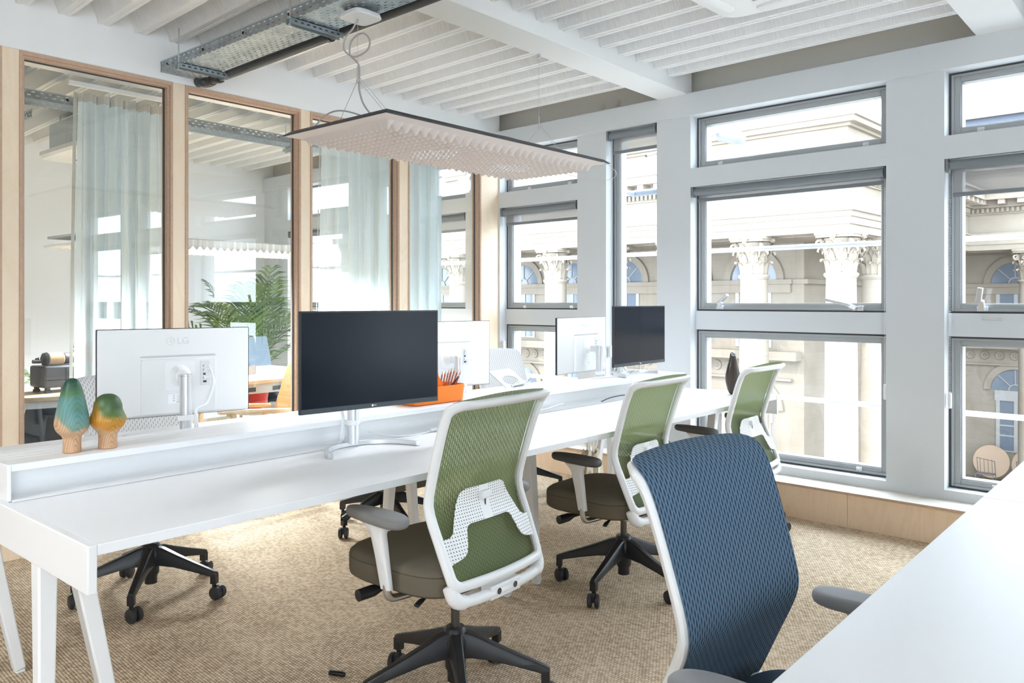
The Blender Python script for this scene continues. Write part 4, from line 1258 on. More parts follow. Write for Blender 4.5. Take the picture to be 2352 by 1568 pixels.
el = MB().tube(smoothpath([(-4.44, 2.418, 2.604), (-4.47, 2.414, 2.600), (-4.49, 2.40, 2.598), (-4.50, 2.385, 2.598)], 4), .030, 20)
el.cyl((-4.475, 2.372, 2.598), (-4.515, 2.372, 2.598), .031, 20).build('elbow', M_pipe, pipe)
for x in (-4.36, -3.32, -2.2):
    y = 2.418 + (x + 4.45) / 3.05 * .052; z = 2.603 + (x + 4.45) / 3.05 * .069
    MB().cyl((x - .012, y, z), (x + .012, y, z), .030, 20).cbox((x, y, z + .036), (.022, .018, .022)).build('pipe_clip', M_bezel, pipe)
    MB().cyl((x, y, z + .04), (x, y - .01, 2.80), .004, 8).build('hanger_rod', M_steel, pipe)
ac = thing('air_conditioner', 'white ceiling cassette air conditioner cut off by the top edge', 'air conditioner', (-1.42, 3.42, 2.763), -SKEW)
acb = MB()
acb.loft([[(x, y, z) for x, y in superell(.46 - i, .42 - i, 9, 48)] for z, i in ((.03, 0), (.0, .0), (-.022, .015), (-.030, .05))])
acb.build('fascia', mat('cassette_white', (.85, .85, .84), .4), ac, local=True)
gr = MB().box(-.22, -.20, -.034, .22, .20, -.029)
go = gr.build('intake_grille', M_gasket, ac, local=True)
gb = MB()
for k in range(13): gb.box(-.22 + k * .036, -.20, -.040, -.212 + k * .036, .20, -.033)
for k in range(12): gb.box(-.22, -.20 + k * .036, -.040, .22, -.192 + k * .036, -.033)
gb.build('grille_bars', MATS['cassette_white'], go, local=True)
for sx, sy, w, d in ((-.36, 0, .09, .50), (.36, 0, .09, .50), (0, .32, .50, .09), (0, -.32, .50, .09)):
    MB().loft([[(x, y, z) for x, y in superell(w / 2 - i, d / 2 - i, 5, 28, sx, sy)] for z, i in ((-.024, 0), (-.040, .004), (-.046, .014))]).build('louver', MATS['cassette_white'], ac, local=True)

# ================================================================== meeting room behind the partition
def curtain(y0, y1, label, amp=.045, nw=6, x=-4.74, hem=True):
    t = thing('curtain', label, 'curtain', (x, (y0 + y1) / 2, .03), 0, 'pale curtains behind the partition glass')
    def fn(u, v):
        s_ = u * 2 * PI * nw
        sp = 1 + .10 * (1 - v) * (u - .5) * 2
        yy = (y0 + y1) / 2 + (u - .5) * (y1 - y0) * (1 + .08 * (1 - v))
        return (x - amp * (1 + math.sin(s_ + .5 * math.sin(3 * v))) * (.55 + .45 * (1 - v)) - .018 * math.sin(2.3 * s_ + 1), yy, .03 + 2.44 * v)
    MB().grid(fn, nw * 14, 10).build('drape', M_curtain, t)
    def fn2(u, v):
        p = fn(u, 1 - .02 + .02 * v); return (p[0] + .002, p[1], p[2])
    MB().grid(fn2, nw * 14, 1).build('heading_tape', M_curtainhem, t)
    if hem:
        def fn3(u, v):
            p = fn(u * .0, v); return (p[0] + .012 - .03 * u, p[1] - .028 + .03 * u, p[2])
        MB().grid(fn3, 3, 10).build('lining_edge', M_curtainhem, t)
    MB().box(x - .06, y0 - .05, 2.508, x - .03, y1 + .05, 2.53).build('curtain_track', M_plastic, t)
    return t
curtain(1.80, 2.27, 'pale sage curtain bunched behind the leftmost full glass bay', nw=6)
curtain(3.44, 4.06, 'pale sage curtain behind the glass bay above the middle monitors', nw=5)
curtain(4.24, 4.60, 'pale sage curtain behind the glass bay nearest the corner', nw=3)

sb = thing('side_table', 'oak-topped table with white apron behind the leftmost glass bay', 'table', (-5.6, 2.25, 0))
MB().loft([[(x, y, z) for x, y in superell(.42, .62, 7, 48, -5.62, 2.24)] for z in (.702, .730)]).build('table_top', M_oak, sb, bevel=.003)
MB().box(-5.96, 1.70, .63, -5.25, 2.80, .701).build('apron', M_plastic, sb)
for x in (-5.92, -5.29):
    for y in (1.74, 2.76): MB().cyl((x, y, 0), (x, y, .63), .022, 12).build('leg', M_plastic, sb)
pk = thing('packing_machine', 'charcoal crank machine holding a brown paper roll on the oak side table', 'machine', (-5.50, 1.94, .7305), R(6))
b_ = MB().box(-.10, -.115, .03, .10, .115, .165)
b_.build('body', M_charcoal, pk, local=True, bevel=.014, seg=3)
MB().box(.099, .010, .055, .104, .105, .150).build('front_panel', M_bezel, pk, local=True, bevel=.002)
for x in (-.07, .07):
    for y in (-.085, .085): MB().loft([[(a, c, z) for a, c in superell(.020 - i, .020 - i, 3, 16, x, y)] for z, i in ((0, 0), (.012, 0), (.018, .006), (.031, .004))]).build('foot', M_bezel, pk, local=True)
Mx = Matrix.Translation((.02, 0, .205)) @ Matrix.Rotation(PI / 2, 4, 'X')
MB().lathe([(.0005, -.03), (.036, -.03), (.040, -.025), (.040, .06), (.036, .065), (.0005, .065)], 28, Mx).build('paper_roll', M_paper, pk, local=True)
MB().lathe([(.0005, -.105), (.022, -.105), (.034, -.09), (.036, -.035), (.0005, -.035)], 24, Mx).cyl((.02, -.13, .205), (.02, .12, .205), .012, 14).build('spindle', M_charcoal, pk, local=True)
MB().lathe([(.0005, .066), (.044, .068), (.040, .085), (.015, .09), (.0005, .09)], 24, Mx).build('roll_flange', M_bezel, pk, local=True)
ck = MB().tube(smoothpath([(.02, -.115, .205), (.03, -.118, .215), (.04, -.12, .205), (.045, -.12, .19)], 4), .006, 8).cyl((.045, -.115, .195), (.045, -.16, .197), .012, 14)
ck.build('crank', M_bezel, pk, local=True)
sp_ = thing('soap_bottle', 'teal pump bottle behind the crank machine on the oak side table', 'bottle', (-5.86, 2.17, .7305))
MB().lathe([(.0005, 0), (.03, 0), (.032, .004), (.032, .09), (.026, .108), (.013, .116), (.013, .130), (.0005, .130)], 24).build('bottle', M_teal, sp_, local=True)
MB().lathe([(.0005, .128), (.015, .128), (.015, .142), (.005, .145), (.005, .178), (.0005, .178)], 16).box(-.008, -.010, .172, .008, .038, .184).build('pump', M_teal, sp_, local=True, bevel=.002)

def simple_chair(label, loc, rz, back_m, seat_m, bz=.50, bh=.46):
    t = thing('swivel_chair', label, 'chair', (loc[0], loc[1], 0), rz, 'dark chairs in the meeting room')
    MB().lathe([(.0005, .10), (.04, .10), (.035, .16), (.02, .18), (.02, .40), (.0005, .40)], 16).build('column', M_black, t, local=True)
    for k in range(5):
        Ma = Matrix.Rotation(k * 2 * PI / 5, 4, 'Z')
        lg_ = MB().bar((.02, 0, .13), (.29, 0, .085), .045, .05, .03, .03, M=Ma).build('base_leg', M_black, t, local=True, bevel=.004)
        MB().cyl((.285, -.022, .028), (.285, .022, .028), .028, 16, Ma).cyl((.285, 0, .03), (.285, 0, .08), .01, 8, Ma).build('caster', M_castor, lg_, local=True)
    cushion(.48, .46, 0, .05, [(.39, .03), (.41, 0), (.45, .0), (.475, .02), (.48, .08)]).build('seat', seat_m, t, local=True)
    m = MB()
    def fn(u, v):
        w = .24 * (1 - .18 * v * v); x = w * (2 * u - 1)
        return (x, -.19 - .05 * v + .05 * (2 * u - 1) ** 2, bz + bh * v)
    def fb(u, v):
        p = fn(u, v); return (p[0], p[1] - .012, p[2])
    m.grid(fn, 12, 12).grid(fb, 12, 12)
    for (u0, v0, u1, v1) in ((0, 0, 0, 1), (1, 0, 1, 1), (0, 1, 1, 1), (0, 0, 1, 0)):
        m.grid(lambda u, v, A=(u0, v0, u1, v1): (Vector(fn(A[0] + (A[2] - A[0]) * u, A[1] + (A[3] - A[1]) * u)) + Vector((0, -.012 * v, 0))), 12, 1)
    m.build('backrest', back_m, t, local=True)
    MB().tube(smoothpath([(0, -.05, .40), (0, -.2, .41), (0, -.245, .44), (0, -.25, .5)], 5), .016, 10).build('back_stem', M_black, t, local=True)
    return t
M_cm = fabric('blue_grey_mesh', (.13, .17, .21)); M_cm2 = fabric('dark_slate_mesh', (.035, .042, .055))
simple_chair('dark slate chair under the oak side table by the partition', (-5.26, 1.80), R(96), M_cm2, M_cm2, .36, .325)
simple_chair('blue-grey mesh chair behind the oak work desk in the meeting room', (-6.62, 4.15), R(-75), M_cm, M_cm2)

wd_ = thing('work_desk', 'oak work desk with a grey steel frame in the meeting room', 'desk', (-5.72, 3.44, 0))
MB().box(-6.28, 2.90, .704, -5.14, 3.98, .730).build('desktop', M_oak, wd_, bevel=.003)
fm = MB().box(-6.2, 2.94, .63, -5.19, 2.98, .704).box(-6.2, 3.84, .63, -5.19, 3.88, .704).box(-5.23, 2.98, .63, -5.19, 3.84, .704).box(-6.2, 2.98, .63, -6.16, 3.84, .704)
fo = fm.build('steel_frame', mat('grey_steel_frame', (.5, .5, .49), .5), wd_)
for ya, yb in ((3.0, 3.16), (3.3, 3.62)): MB().box(-5.192, ya, .645, -5.186, yb, .675).build('frame_slot', M_gasket, fo)
for x in (-6.15, -5.24):
    for y in (3.0, 3.82): MB().box(x - .025, y - .025, 0, x + .025, y + .025, .63).build('leg', MATS['grey_steel_frame'], wd_)
ph = thing('mesh_organiser', 'small dark wire-mesh desk organiser on the oak work desk', 'organiser', (-5.62, 3.33, .7305), R(20))
g = MB()
for x in (-.045, .0, .045): g.box(x - .0015, -.07, 0, x + .0015, .07, .06)
for y in (-.07, .0, .07): g.box(-.045, y - .0015, 0, .045, y + .0015, .06)
g.build('mesh_wall', mat('grey_wire_mesh', (.13, .13, .14), .5), ph, local=True)
fr2 = MB()
for a in ((-.045, -.07), (.045, -.07), (-.045, .07), (.045, .07)): fr2.cyl((a[0], a[1], 0), (a[0], a[1], .064), .003, 6)
for z in (.002, .063):
    fr2.tube([(-.045, -.07, z), (.045, -.07, z), (.045, .07, z), (-.045, .07, z), (-.045, -.07, z)], .003, 6)
fr2.build('frame', M_wire, ph, local=True)
# lounge chair with tan leather
lc = thing('lounge_armchair', 'tan leather and mustard armchair with wooden arms behind the glass', 'armchair', (-4.90, 3.10, 0), R(0))
MB().bar((-4.90, 3.18, .34), (-4.90, 3.36, .84), .34, .035, side=(1, .0, 0)).build('backrest', M_leather, lc, bevel=.012)
MB().bar((-4.90, 2.66, .40), (-4.90, 3.16, .34), .34, .085, side=(1, 0, 0)).build('seat_cushion', M_yellow, lc, bevel=.03, seg=4)
for x in (-5.10, -4.70):
    MB().bar((x, 2.60, .60), (x, 3.22, .55), .045, .030, side=(1, 0, 0)).build('arm', M_oak, lc, bevel=.010, seg=3)
    MB().cyl((x, 2.66, 0), (x, 2.70, .59), .016, 12).build('leg', M_oak, lc)
    MB().cyl((x, 3.30, 0), (x, 3.16, .56), .016, 12).build('leg', M_oak, lc)
MB().box(-5.10, 2.68, .32, -4.70, 2.72, .35).box(-5.10, 3.16, .29, -4.70, 3.20, .32).build('rail', M_oak, lc)

def frond(mb, base, az, length, rise, droop, n=22, leaf=.26, wid=.013, tilt=.25):
    P = []
    for k in range(n + 1):
        t = k / n
        r = length * t * math.cos(rise) * (1 + .15 * t); z = length * (t * math.sin(rise) - droop * t * t)
        P.append(Vector(base) + Vector((math.cos(az) * r, math.sin(az) * r, z)))
    mb.tube(P, [.006 * (1 - .8 * k / n) + .0008 for k in range(n + 1)], 5)
    for k in range(4, n + 1):
        t = k / n; d = (P[k] - P[k - 1]).normalized(); sd = d.cross(Vector((0, 0, 1))).normalized()
        L = leaf * math.sin(PI * (.12 + .83 * t)) ** .7
        for sg in (-1, 1):
            dirv = (sd * sg * .8 + d * .75 + Vector((0, 0, random.uniform(-.1, .25)))).normalized()
            p0 = P[k]; p1 = p0 + dirv * L * .55; p2 = p0 + dirv * L + Vector((0, 0, -L * tilt))
            wv = d.cross(dirv).cross(dirv).normalized() * wid
            mb.add([p0 - wv * .4, p0 + wv * .4, p1 + wv, p1 - wv, p2], [(0, 1, 2, 3), (3, 2, 4)])
def palm(label, loc, potm, n, length, seed, ph=.42, pr=.17, spread=(.6, 1.35)):
    random.seed(seed)
    t = thing('potted_palm', label, 'plant', loc)
    MB().lathe([(.0005, 0), (pr * .78, 0), (pr * .82, .01), (pr, ph), (pr * .94, ph), (pr * .92, ph - .04), (.0005, ph - .04)], 28).build('pot', potm, t, local=True)
    for k in range(n):
        fm_ = MB(); az = 2 * PI * k / n + random.uniform(-.3, .3)
        frond(fm_, (random.uniform(-.04, .04), random.uniform(-.04, .04), ph - .05), az, length * random.uniform(.8, 1.1), random.uniform(*spread), random.uniform(.18, .5), leaf=length * .25)
        fm_.build('frond', M_leaf, t, local=True, smooth=False)
    return t
palm('large potted palm with arching fronds in the middle of the meeting room', (-7.30, 4.36, 0), M_plastic, 13, 1.6, 3, .48, .20, (.95, 1.42))
palm('smaller potted palm showing at the left side of the second glass bay', (-6.55, 2.55, 0), M_plastic, 7, .95, 5, .42, .16)
stl = thing('plant_stool', 'low white stool carrying the red plant pot', 'stool', (-5.78, 3.52, 0))
MB().lathe([(.0005, .40), (.15, .40), (.155, .41), (.15, .425), (.0005, .425)], 28).build('seat', M_plastic, stl, local=True)
for k in range(3):
    a = k * 2 * PI / 3
    MB().cyl((.11 * math.cos(a), .11 * math.sin(a), .40), (.14 * math.cos(a), .14 * math.sin(a), 0), .012, 10).build('leg', M_oak, stl, local=True)
rp = thing('potted_plant', 'small leafy green plant in a bright red pot behind the glass', 'plant', (-5.78, 3.52, .4255))
MB().lathe([(.0005, 0), (.075, 0), (.08, .006), (.105, .17), (.112, .175), (.108, .182), (.096, .18), (.09, .15), (.0005, .15)], 28).build('pot', M_red, rp, local=True)
random.seed(9)
lf = MB()
for k in range(26):
    a = random.uniform(0, 2 * PI); r = random.uniform(.02, .09); z = .17 + random.uniform(.02, .10)
    c = Vector((r * math.cos(a), r * math.sin(a), z)); d = Vector((math.cos(a), math.sin(a), random.uniform(-.2, .6))).normalized(); s_ = d.cross(Vector((0, 0, 1))).normalized()
    lf.tube([(0, 0, .15), c], .0015, 4)
    lf.add([c, c + d * .02 + s_ * .016, c + d * .05, c + d * .02 - s_ * .016], [(0, 1, 2, 3)])
lf.build('foliage', mat('lime_leaf', (.35, .55, .10), .5), rp, local=True, smooth=False)
dl = thing('desk_lamp', 'black clamp-style desk lamp rising behind the second glass bay', 'lamp', (-5.9, 2.62, .7305))
MB().lathe([(.0005, 0), (.05, 0), (.05, .012), (.0005, .014)], 20).build('base', M_black, dl, local=True)
MB().cyl((0, 0, .01), (0, 0, .44), .010, 10).build('post', M_black, dl, local=True)
MB().tube([(0, 0, .42), (0, .06, .415), (.0, .10, .43), (0, .115, .40), (0, .08, .37)], .006, 8).build('arm', M_black, dl, local=True)
MB().cyl((0, 0, .40), (0, 0, .46), .018, 14).build('head', M_black, dl, local=True)

def wavy_pendant(label, x0, x1, y0, y1, z, power):
    t = thing('acoustic_pendant', label, 'pendant', ((x0 + x1) / 2, (y0 + y1) / 2, z), 0)
    def fn(u, v):
        x = x0 + (x1 - x0) * u; y = y0 + (y1 - y0) * v
        return (x, y, z + .012 * math.sin(2 * PI * y / .052) * (1 if True else 0))
    m = MB().grid(fn, 4, 220)
    m.grid(lambda u, v: (x1 + .010 * math.sin(2 * PI * (y0 + (y1 - y0) * v) / .052) - .01, y0 + (y1 - y0) * v, z + (.012 * math.sin(2 * PI * (y0 + (y1 - y0) * v) / .052) if u < .5 else .058)), 1, 220)
    m.build('wavy_felt', mat('white_felt', (.80, .80, .80), .85), t, smooth=False)
    MB().box(x0 + .02, y0 + .02, z + .05, x1 - .03, y1 - .02, z + .066).build('backing_board', MATS['white_felt'], t)
    sw = MB()
    for y in (y0 + .3, y1 - .3): sw.cyl(((x0 + x1) / 2, y, z + .06), ((x0 + x1) / 2, y, 2.86), .0015, 6)
    sw.build('suspension_wire', M_steel, t)
    led_spots(t, [(dx, dy, -.03) for dx in (-.12, .12) for dy in (-.55, -.3, .3, .55)], power)
    return t
wavy_pendant('low white corrugated pendant in front of the palm in the meeting room', -5.9, -5.25, 2.0, 4.3, 1.665, 38)
cable_tray('cable tray running lengthwise under the meeting room ceiling behind the glass', 0, 4.2, 0, .2, 0, (-5.70, .8, 2.60), R(90), True, (), (1.0, 2.0, 3.1), .196)
cable_tray('short cable tray branching sideways in the meeting room behind the leftmost bay', 0, 1.6, 0, .2, 0, (-7.55, 1.75, 2.53), 0, True, (), (.35,), .266)
mac = thing('air_conditioner', 'white ceiling cassette seen through the second glass bay', 'air conditioner', (-6.72, 2.78, 2.46))
MB().loft([[(x, y, z) for x, y in superell(.42 - i, .42 - i, 9, 40)] for z, i in ((.03, 0), (0, 0), (-.02, .02))]).build('fascia', MATS['cassette_white'], mac, local=True)
MB().box(-.34, -.34, .03, .34, .34, .26).build('casing', M_galv, mac, local=True)
MB().box(-.2, -.2, -.024, .2, .2, -.019).build('intake_grille', M_gasket, mac, local=True)
for sx in (-.28, .28):
    for sy in (-.28, .28): MB().cyl((sx, sy, .25), (sx, sy, .40), .005, 8).build('hanger_rod', M_steel, mac, local=True)

# ================================================================== outside: rails, palace, street
def wrail(z, r, label):
    t = wthing('window_rail', label, 'rail', (-2.6, 5.36, z), group='pale rails outside the windows')
    MB().cyl((-8.6, 5.36, z), (3.3, 5.36, z), r, 12).build('rail_tube', mat('pale_rail_paint', (.66, .67, .68), .5), t, M=MW)
    for a in (-8.4, -6.58, -4.9, -3.73, -3.02, -1.44, .15, 1.74, 3.2): MB().cyl((a, 5.36, z), (a, 5.11, z), r * .8, 8).build('rail_bracket', MATS['pale_rail_paint'], t, M=MW)
wrail(1.672, .017, 'pale horizontal rail outside the middle window lights at capital height')
wrail(.628, .017, 'pale horizontal rail outside the lower window lights')
tb = wthing('brace_tube', 'thick pale blue tube crossing high outside the narrow window', 'tube', (-3.5, 5.38, 2.165))
MB().cyl((-3.73, 5.38, 2.165), (-3.02, 5.38, 2.165), .026, 16).build('tube', mat('pale_blue_tube', (.22, .25, .29), .4), tb, M=MW)
for a in (-3.70, -3.05): MB().cyl((a, 5.38, 2.165), (a, 5.11, 2.165), .018, 10).build('tube_bracket', MATS['pale_blue_tube'], tb, M=MW)
fl_ = wthing('floodlight', 'pale exterior floodlight on a thin arm outside the top of the wide window', 'lamp', (-3.2, 6.0, 2.7))
fo = tuple(Vector((-3.30, 6.05, 2.64)))
Mf = Matrix.Translation((-3.20, 6.05, 2.655)) @ Matrix.Rotation(R(108), 4, 'Y')
MB().lathe(sprof([(.0005, -.16), (.05, -.15), (.058, -.05), (.055, .06), (.045, .10), (.02, .118), (.0005, .12)]), 24, Mf).build('housing', mat('pale_grey_casting', (.22, .225, .24), .4), fl_, M=MW)
MB().cyl((-3.42, 5.12, 2.40), (-3.30, 6.02, 2.70), .010, 8).build('arm', MATS['pale_grey_casting'], fl_, M=MW)

pal = wthing('colonnaded_building', 'pale stone colonnaded building filling the view across the street', 'building', (-12, 30, -7.5))
ZG = -7.5
def block(name, boxes, m=M_stone):
    q = MB()
    for x in boxes: q.box(*x)
    return q.build(name, m, pal, M=MW)
AF, BF = -9.65, 26.0          # projecting corner
B2 = 40.0                     # set-back wing
def ent(z0, z1, out, name):
    block(name, [(-60, BF - out, z0, AF + out, 48, z1), (AF + out, B2 - out, z0, 40, 48, z1)])
ent(3.53, 3.78, 0, 'architrave'); ent(3.78, 4.02, .05, 'architrave'); ent(4.02, 4.20, .10, 'architrave'); ent(4.20, 4.27, .18, 'moulding')
ent(4.27, 5.08, .02, 'frieze'); ent(5.08, 5.14, .10, 'moulding')
ent(5.14, 5.36, .14, 'dentil_bed'); ent(5.36, 5.44, .30, 'moulding'); ent(5.44, 5.66, .32, 'modillion_bed'); ent(5.66, 5.95, .86, 'cornice'); ent(5.95, 6.05, .95, 'cornice')
ent(6.05, 6.92, -.10, 'attic_wall'); ent(6.92, 7.02, .02, 'moulding'); ent(7.02, 7.20, .22, 'attic_cornice'); ent(7.20, 7.30, .30, 'attic_cornice'); ent(7.30, 7.62, -.1, 'parapet')
# dentils and modillions
dm, mm = MB(), MB()
a = AF - .1
while a > -40:
    dm.box(a - .10, BF - .26, 5.16, a, BF - .14, 5.34); a -= .19
a = AF + .2
while a < 14:
    dm.box(a, B2 - .26, 5.16, a + .10, B2 - .14, 5.34); a += .19
a = AF - .12
while a > -40:
    mm.box(a - .26, BF - .80, 5.46, a, BF - .30, 5.655); a -= .72
a = AF + .6
while a < 14:
    mm.box(a, B2 - .80, 5.46, a + .26, B2 - .30, 5.655); a += .72
bb = BF + .6
while bb < 39:
    mm.box(AF + .30, bb, 5.46, AF + .80, bb + .26, 5.655); dm.box(AF + .14, bb, 5.16, AF + .26, bb + .1, 5.34); dm.box(AF + .14, bb + .36, 5.16, AF + .26, bb + .46, 5.34); bb += .72
tag(dm.build('dentils', M_stone, pal, M=MW), kind='stuff'); tag(mm.build('modillions', M_stone, pal, M=MW), kind='stuff')
block('soffit', [(-60, 26.9, 3.5, AF - .2, 47, 3.56), (AF - .2, B2 + .9, 3.5, 40, 47, 3.56)])
# stepped roof, greenish standing seams
rf = MB()
rf.add([(-60, 27.5, 7.6), (-12, 27.5, 7.6), (-15, 36, 12.5), (-60, 36, 12.5)], [(0, 1, 2, 3)]).add([(-12, 27.5, 7.6), (-12, 46, 7.6), (-15, 36, 12.5)], [(0, 1, 2)])
x = -58
while x < -13: rf.bar((x, 27.4, 7.65), (x, 36, 12.55), .10, .10); x += 1.1
rf.build('roof', M_bronze, pal, M=MW)
# inner walls with openings shown as recessed windows
block('inner_wall', [(-60, 29.4, ZG, -13.2, 30, 3.5), (-13.2, 29.4, ZG, -12.6, 44, 3.5), (-12.6, 43.4, ZG, 40, 44, 3.5)])
block('string_course', [(-60, 29.22, 1.95, -13.02, 29.4, 2.12), (-60, 29.30, 1.62, -13.1, 29.4, 1.95), (-13.02, 29.3, 1.95, -12.42, 43.4, 2.12), (-12.6, 43.22, 1.95, 40, 43.4, 2.12), (-12.6, 43.3, 1.62, 40, 43.4, 1.95)])
block('ledge', [(-60, 28.9, -.95, -12.7, 29.4, -.62), (-12.6, 42.9, -.95, 40, 43.4, -.62), (-60, 29.25, -1.75, -13.05, 29.4, -1.66), (-12.6, 43.25, -1.75, 40, 43.4, -1.66)])
block('floor_slab', [(-60, 25.3, ZG, -8.9, 31, ZG + .4), (-13, 31, ZG, 40, 44, ZG + .4)])
def archwin(ac, b, zs, rad, zbot, double=True):
    """arched window: surround, fanlight and two casements below"""
    w = MB(); N = 20
    outer = [(ac + rad * 1.32 * math.cos(PI * k / N), zs + rad * 1.32 * math.sin(PI * k / N)) for k in range(N + 1)]
    inner = [(ac + rad * 1.02 * math.cos(PI * k / N), zs + rad * 1.02 * math.sin(PI * k / N)) for k in range(N + 1)]
    for k in range(N):
        w.prism([outer[k], outer[k + 1], inner[k + 1], inner[k]], b - .10, b + .02, lambda x, z, d: (x, d, z))
    wo = w.build('arch_surround', M_stone, pal, M=MW)
    g = MB(); g.add([(ac + rad * math.cos(PI * k / N), b - .012, zs + rad * math.sin(PI * k / N)) for k in range(N + 1)], [tuple(range(N + 1))])
    g.box(ac - rad * .62, b - .012, zbot, ac + rad * .62, b - .004, zs - .5)
    g.build('pane', M_extglass, wo, M=MW, smooth=False)
    fr = MB()
    for a in (PI / 2, PI / 4, 3 * PI / 4): fr.bar((ac + rad * .25 * math.cos(a), b - .03, zs + rad * .25 * math.sin(a)), (ac + rad * math.cos(a), b - .03, zs + rad * math.sin(a)), .05, .03, side=(0, 1, 0))
    arc = [(ac + rad * .28 * math.cos(PI * k / 10), b - .03, zs + rad * .28 * math.sin(PI * k / 10)) for k in range(11)]
    fr.tube(arc, .03, 6)
    fr.box(ac - rad * .86, b - .06, zs - .50, ac + rad * .86, b, zs - .02)
    for x in (-rad * .80, -rad * .05, rad * .62): fr.box(ac + x, b - .05, zbot, ac + x + rad * .16, b, zs - .4)
    for z in (zbot, (zbot + zs) / 2 - .25, zbot + (zs - zbot) * .25): fr.box(ac - rad * .7, b - .04, z, ac + rad * .7, b, z + .07)
    fr.build('window_frame', M_extframe, wo, M=MW)
for k in range(7):
    ac_ = -14.62 - 3.05 * k
    archwin(ac_, 29.4, 2.12, .95, -.5); archwin(ac_, 29.4, -2.9, .93, -5.8)
for k in range(4):
    ac_ = -8.5 + 3.3 * k
    archwin(ac_, 43.4, 2.12, .98, -.5); archwin(ac_, 43.4, -2.9, .98, -5.8)
# medallion frieze
rs = MB()
for k in range(40):
    for b, a0 in ((29.4, -14.0 - .55 * k), (43.4, -11.6 + .62 * k)):
        if k > 24 and b > 40: continue
        rs.lathe([(.0005, 0), (.07, .05), (.10, .02), (.15, .03), (.19, .06), (.21, .0)], 14, Matrix.Translation((a0, b, -1.28)) @ Matrix.Rotation(PI / 2, 4, 'X'))
tag(rs.build('rosettes', M_stone, pal, M=MW), kind='stuff')
# giant Corinthian columns
def col_mesh():
    sh = MB().lathe([(.60, 0), (.60, .20), (.66, .22), (.66, .40), (.60, .46), (.56, .52), (.56, .60), (.525, .70), (.520, 4.0), (.50, 7.0), (.465, 9.44), (.52, 9.50), (.55, 9.56), (.52, 9.62)], 32)
    cp = MB()
    z0 = 9.62
    cp.lathe([(.44, z0), (.45, z0 + .5), (.52, z0 + .95), (.60, z0 + 1.12)], 28)
    # abacus with concave sides
    ab = []
    for q in range(4):
        a0 = PI / 4 + q * PI / 2
        for k in range(7):
            t = k / 6; a = a0 + t * PI / 2
            r = .90 - .20 * math.sin(PI * t); ab.append((r * math.cos(a), r * math.sin(a)))
    cp.prism(ab, z0 + 1.14, z0 + 1.22, lambda x, y, d: (x * .95, y * .95, d)); cp.prism(ab, z0 + 1.22, z0 + 1.31, lambda x, y, d: (x, y, d))
    def leaf(a, zb, h, r0, w, curl):
        Ml = Matrix.Rotation(a, 4, 'Z'); rings = []
        for t, rr_, ww in ((0, 0, .9), (.35, .02, 1.0), (.65, .05, 1.0), (.85, .11, .85), (.97, .20, .6), (1.0, .27, .42), (.93, .31, .25), (.84, .31, .08)):
            r = r0 + rr_ * curl; z = zb + h * t
            rings.append([(r + x * .0 + (.035 if x == 0 else 0) - .02, x * w * ww, z) for x in (-.5, -.25, 0, .25, .5)] + [(r - .05, x * w * ww, z - .02) for x in (.5, 0, -.5)])
        cp.loft(rings, True, True, Ml)
    for k in range(8):
        leaf(k * PI / 4, z0, .46, .46, .36, .75); leaf(PI / 8 + k * PI / 4, z0 + .05, .76, .45, .34, .9)
    for q in range(4):
        a = PI / 4 + q * PI / 2; Mq = Matrix.Rotation(a, 4, 'Z')
        sp = []
        for k in range(22):
            t = k / 21; th = t * 3.2 * PI; r = .15 * (1 - .78 * t)
            sp.append((.72 + r * math.cos(th + PI * .6) - .0, 0, z0 + .97 + r * math.sin(th + PI * .6)))
        cp.tube([(.50, 0, z0 + .60)] + sp, .042, 7, Mq)
        Mf_ = Matrix.Rotation(q * PI / 2, 4, 'Z')
        cp.lathe([(.0005, .10), (.05, .09), (.09, .03), (.12, .05), (.10, -.04), (.0005, -.05)], 10, Mf_ @ Matrix.Translation((.69, 0, z0 + 1.2)) @ Matrix.Rotation(PI / 2, 4, 'Y'))
        for sg in (-1, 1):
            sp2 = []
            for k in range(14):
                t = k / 13; th = t * 2.4 * PI; r = .10 * (1 - .75 * t)
                sp2.append((.60, sg * (.17 - r * math.cos(th)), z0 + .92 + r * math.sin(th)))
            cp.tube([(.50, sg * .26, z0 + .62)] + sp2, .03, 6, Mf_)
    return sh, cp
shm, cpm = col_mesh()
cols = [(-10.10 - 3.05 * k, BF + .46) for k in range(8)] + [(-10.10, BF + .46 + 3.25 * k) for k in (1, 2, 3)] + [(-7.3 + 3.3 * k, B2 + .46) for k in range(5)]
c0 = None
for a, b in cols:
    M_ = MW @ Matrix.Translation((a, b, -7.40))
    if c0 is None:
        c0 = shm.build('column', M_stone, pal, M=MW @ Matrix.Translation((0, 0, 0)), local=False)
        k0 = cpm.build('capital', M_stone, c0, local=True)
        k0.data.transform(world_of(pal).inverted() @ MW)
        base = world_of(pal).inverted() @ MW
        c0.location = base.to_3x3() @ Vector((a, b, -7.40)); first = c0
    else:
        c = copy_tree(first, pal); c.location = base.to_3x3() @ Vector((a, b, -7.40))

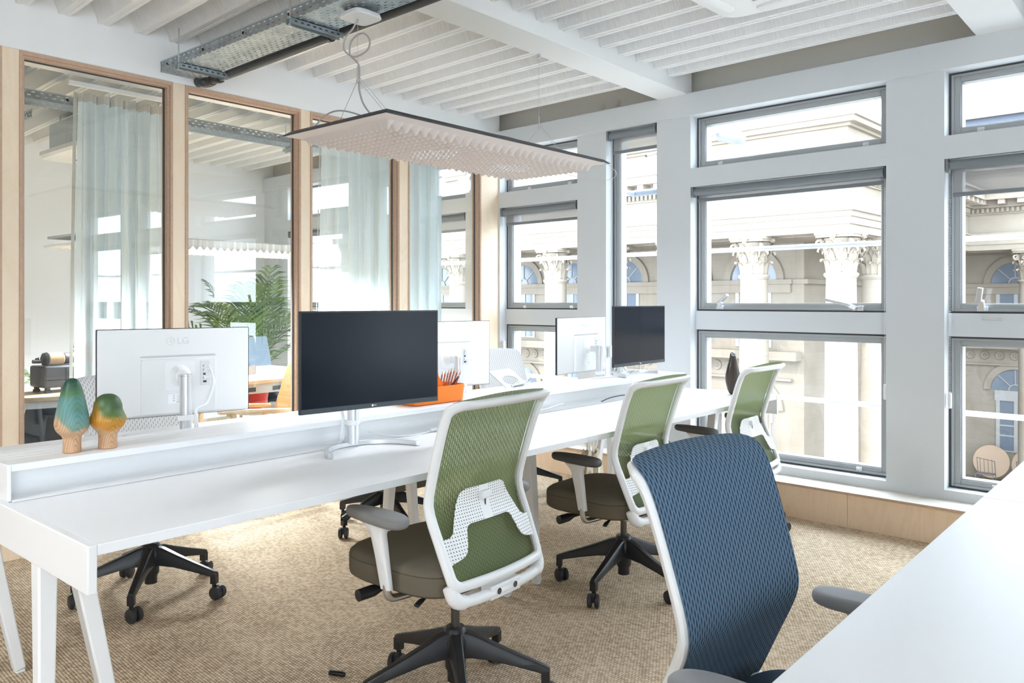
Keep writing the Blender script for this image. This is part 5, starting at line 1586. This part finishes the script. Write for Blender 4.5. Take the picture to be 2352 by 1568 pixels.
off = wthing('office_block', 'blue-grey office block with a window band rising behind the stone building', 'building', (0, 78, ZG))
q = MB().box(-60, 78, ZG, 60, 90, 17); q.build('facade', M_render, off, M=MW)
for z in (9.0, 12.0, 15.2, 17): MB().box(-60, 77.5, z, 60, 78, z + .5).build('band', mat('pale_band', (.14, .14, .145), .7), off, M=MW)
for k in range(36):
    x = -34 + k * 1.9
    pn = MB().box(x + .1, 77.85, 9.7, x + 1.75, 78, 11.8).build('window', M_extframe, off, M=MW)
    MB().box(x + .25, 77.8, 9.85, x + 1.6, 77.86, 11.65).build('pane', mat('sky_window', (.10, .125, .155), .3), pn, M=MW)
gnd = MB().box(-80, 5.4, ZG - .3, 80, 95, ZG)
struct(gnd, 'trim_7', M_paving, 'pale street paving far below the windows', 'ground', M=MW)
# cafe tables tipped up against the wall with wire chairs, lower right window
for k, (u, lab) in enumerate(((-9.25, 'left apricot round cafe tabletop leaning by the colonnade below the right window'), (-7.68, 'right apricot round cafe tabletop leaning by the colonnade below the right window'))):
    ct = wthing('cafe_table', lab, 'table', (u, 42.3, ZG + .4), group='apricot cafe tables')
    Mk = MW @ Matrix.Translation((u, 42.3, ZG + 1.35)) @ Matrix.Rotation(R(80), 4, 'X')
    MB().lathe([(.0005, 0), (.74, 0), (.76, .02), (.74, .05), (.0005, .05)], 40, Mk).build('table_top', M_apricot, ct)
    MB().cyl((u, 42.5, ZG + 1.3), (u, 42.9, ZG + .4), .05, 8).build('leg', M_wire, ct, M=MW)
    cc = wthing('cafe_chair', ('wire cafe chair in front of the left apricot tabletop', 'wire cafe chair in front of the right apricot tabletop')[k], 'chair', (u + .1, 41.2, ZG + .4), group='wire cafe chairs')
    P = [(u - .35, 41.0), (u + .35, 41.0), (u + .35, 41.5), (u - .35, 41.5)]
    ch_ = MB()
    for x, y in P: ch_.cyl((x, y, ZG + .4), (x, y, ZG + .95), .022, 6)
    ch_.tube([(x, y, ZG + .95) for x, y in P + P[:1]], .022, 6)
    ch_.build('frame', M_wire, cc, M=MW)
    bk = MB().tube([(u - .35, 41.5, ZG + .95), (u - .42, 41.55, ZG + 1.6), (u + .30, 41.55, ZG + 1.5), (u + .35, 41.5, ZG + .95)], .022, 6)
    for j in range(4): bk.cyl((u - .25 + .16 * j, 41.5, ZG + .95), (u - .3 + .16 * j, 41.55, ZG + 1.58), .014, 5)
    bk.build('backrest', M_wire, cc, M=MW)
    MB().box(u - .34, 41.0, ZG + .95, u + .34, 41.5, ZG + .97).build('seat', M_wire, cc, M=MW)

wavy_pendant('unseen pendant panel added behind the camera as fill light', -2.6, -1.9, -1.9, -.3, 2.05, 7.5)  # invented lamp out of view, brightens desks, partition and carpet
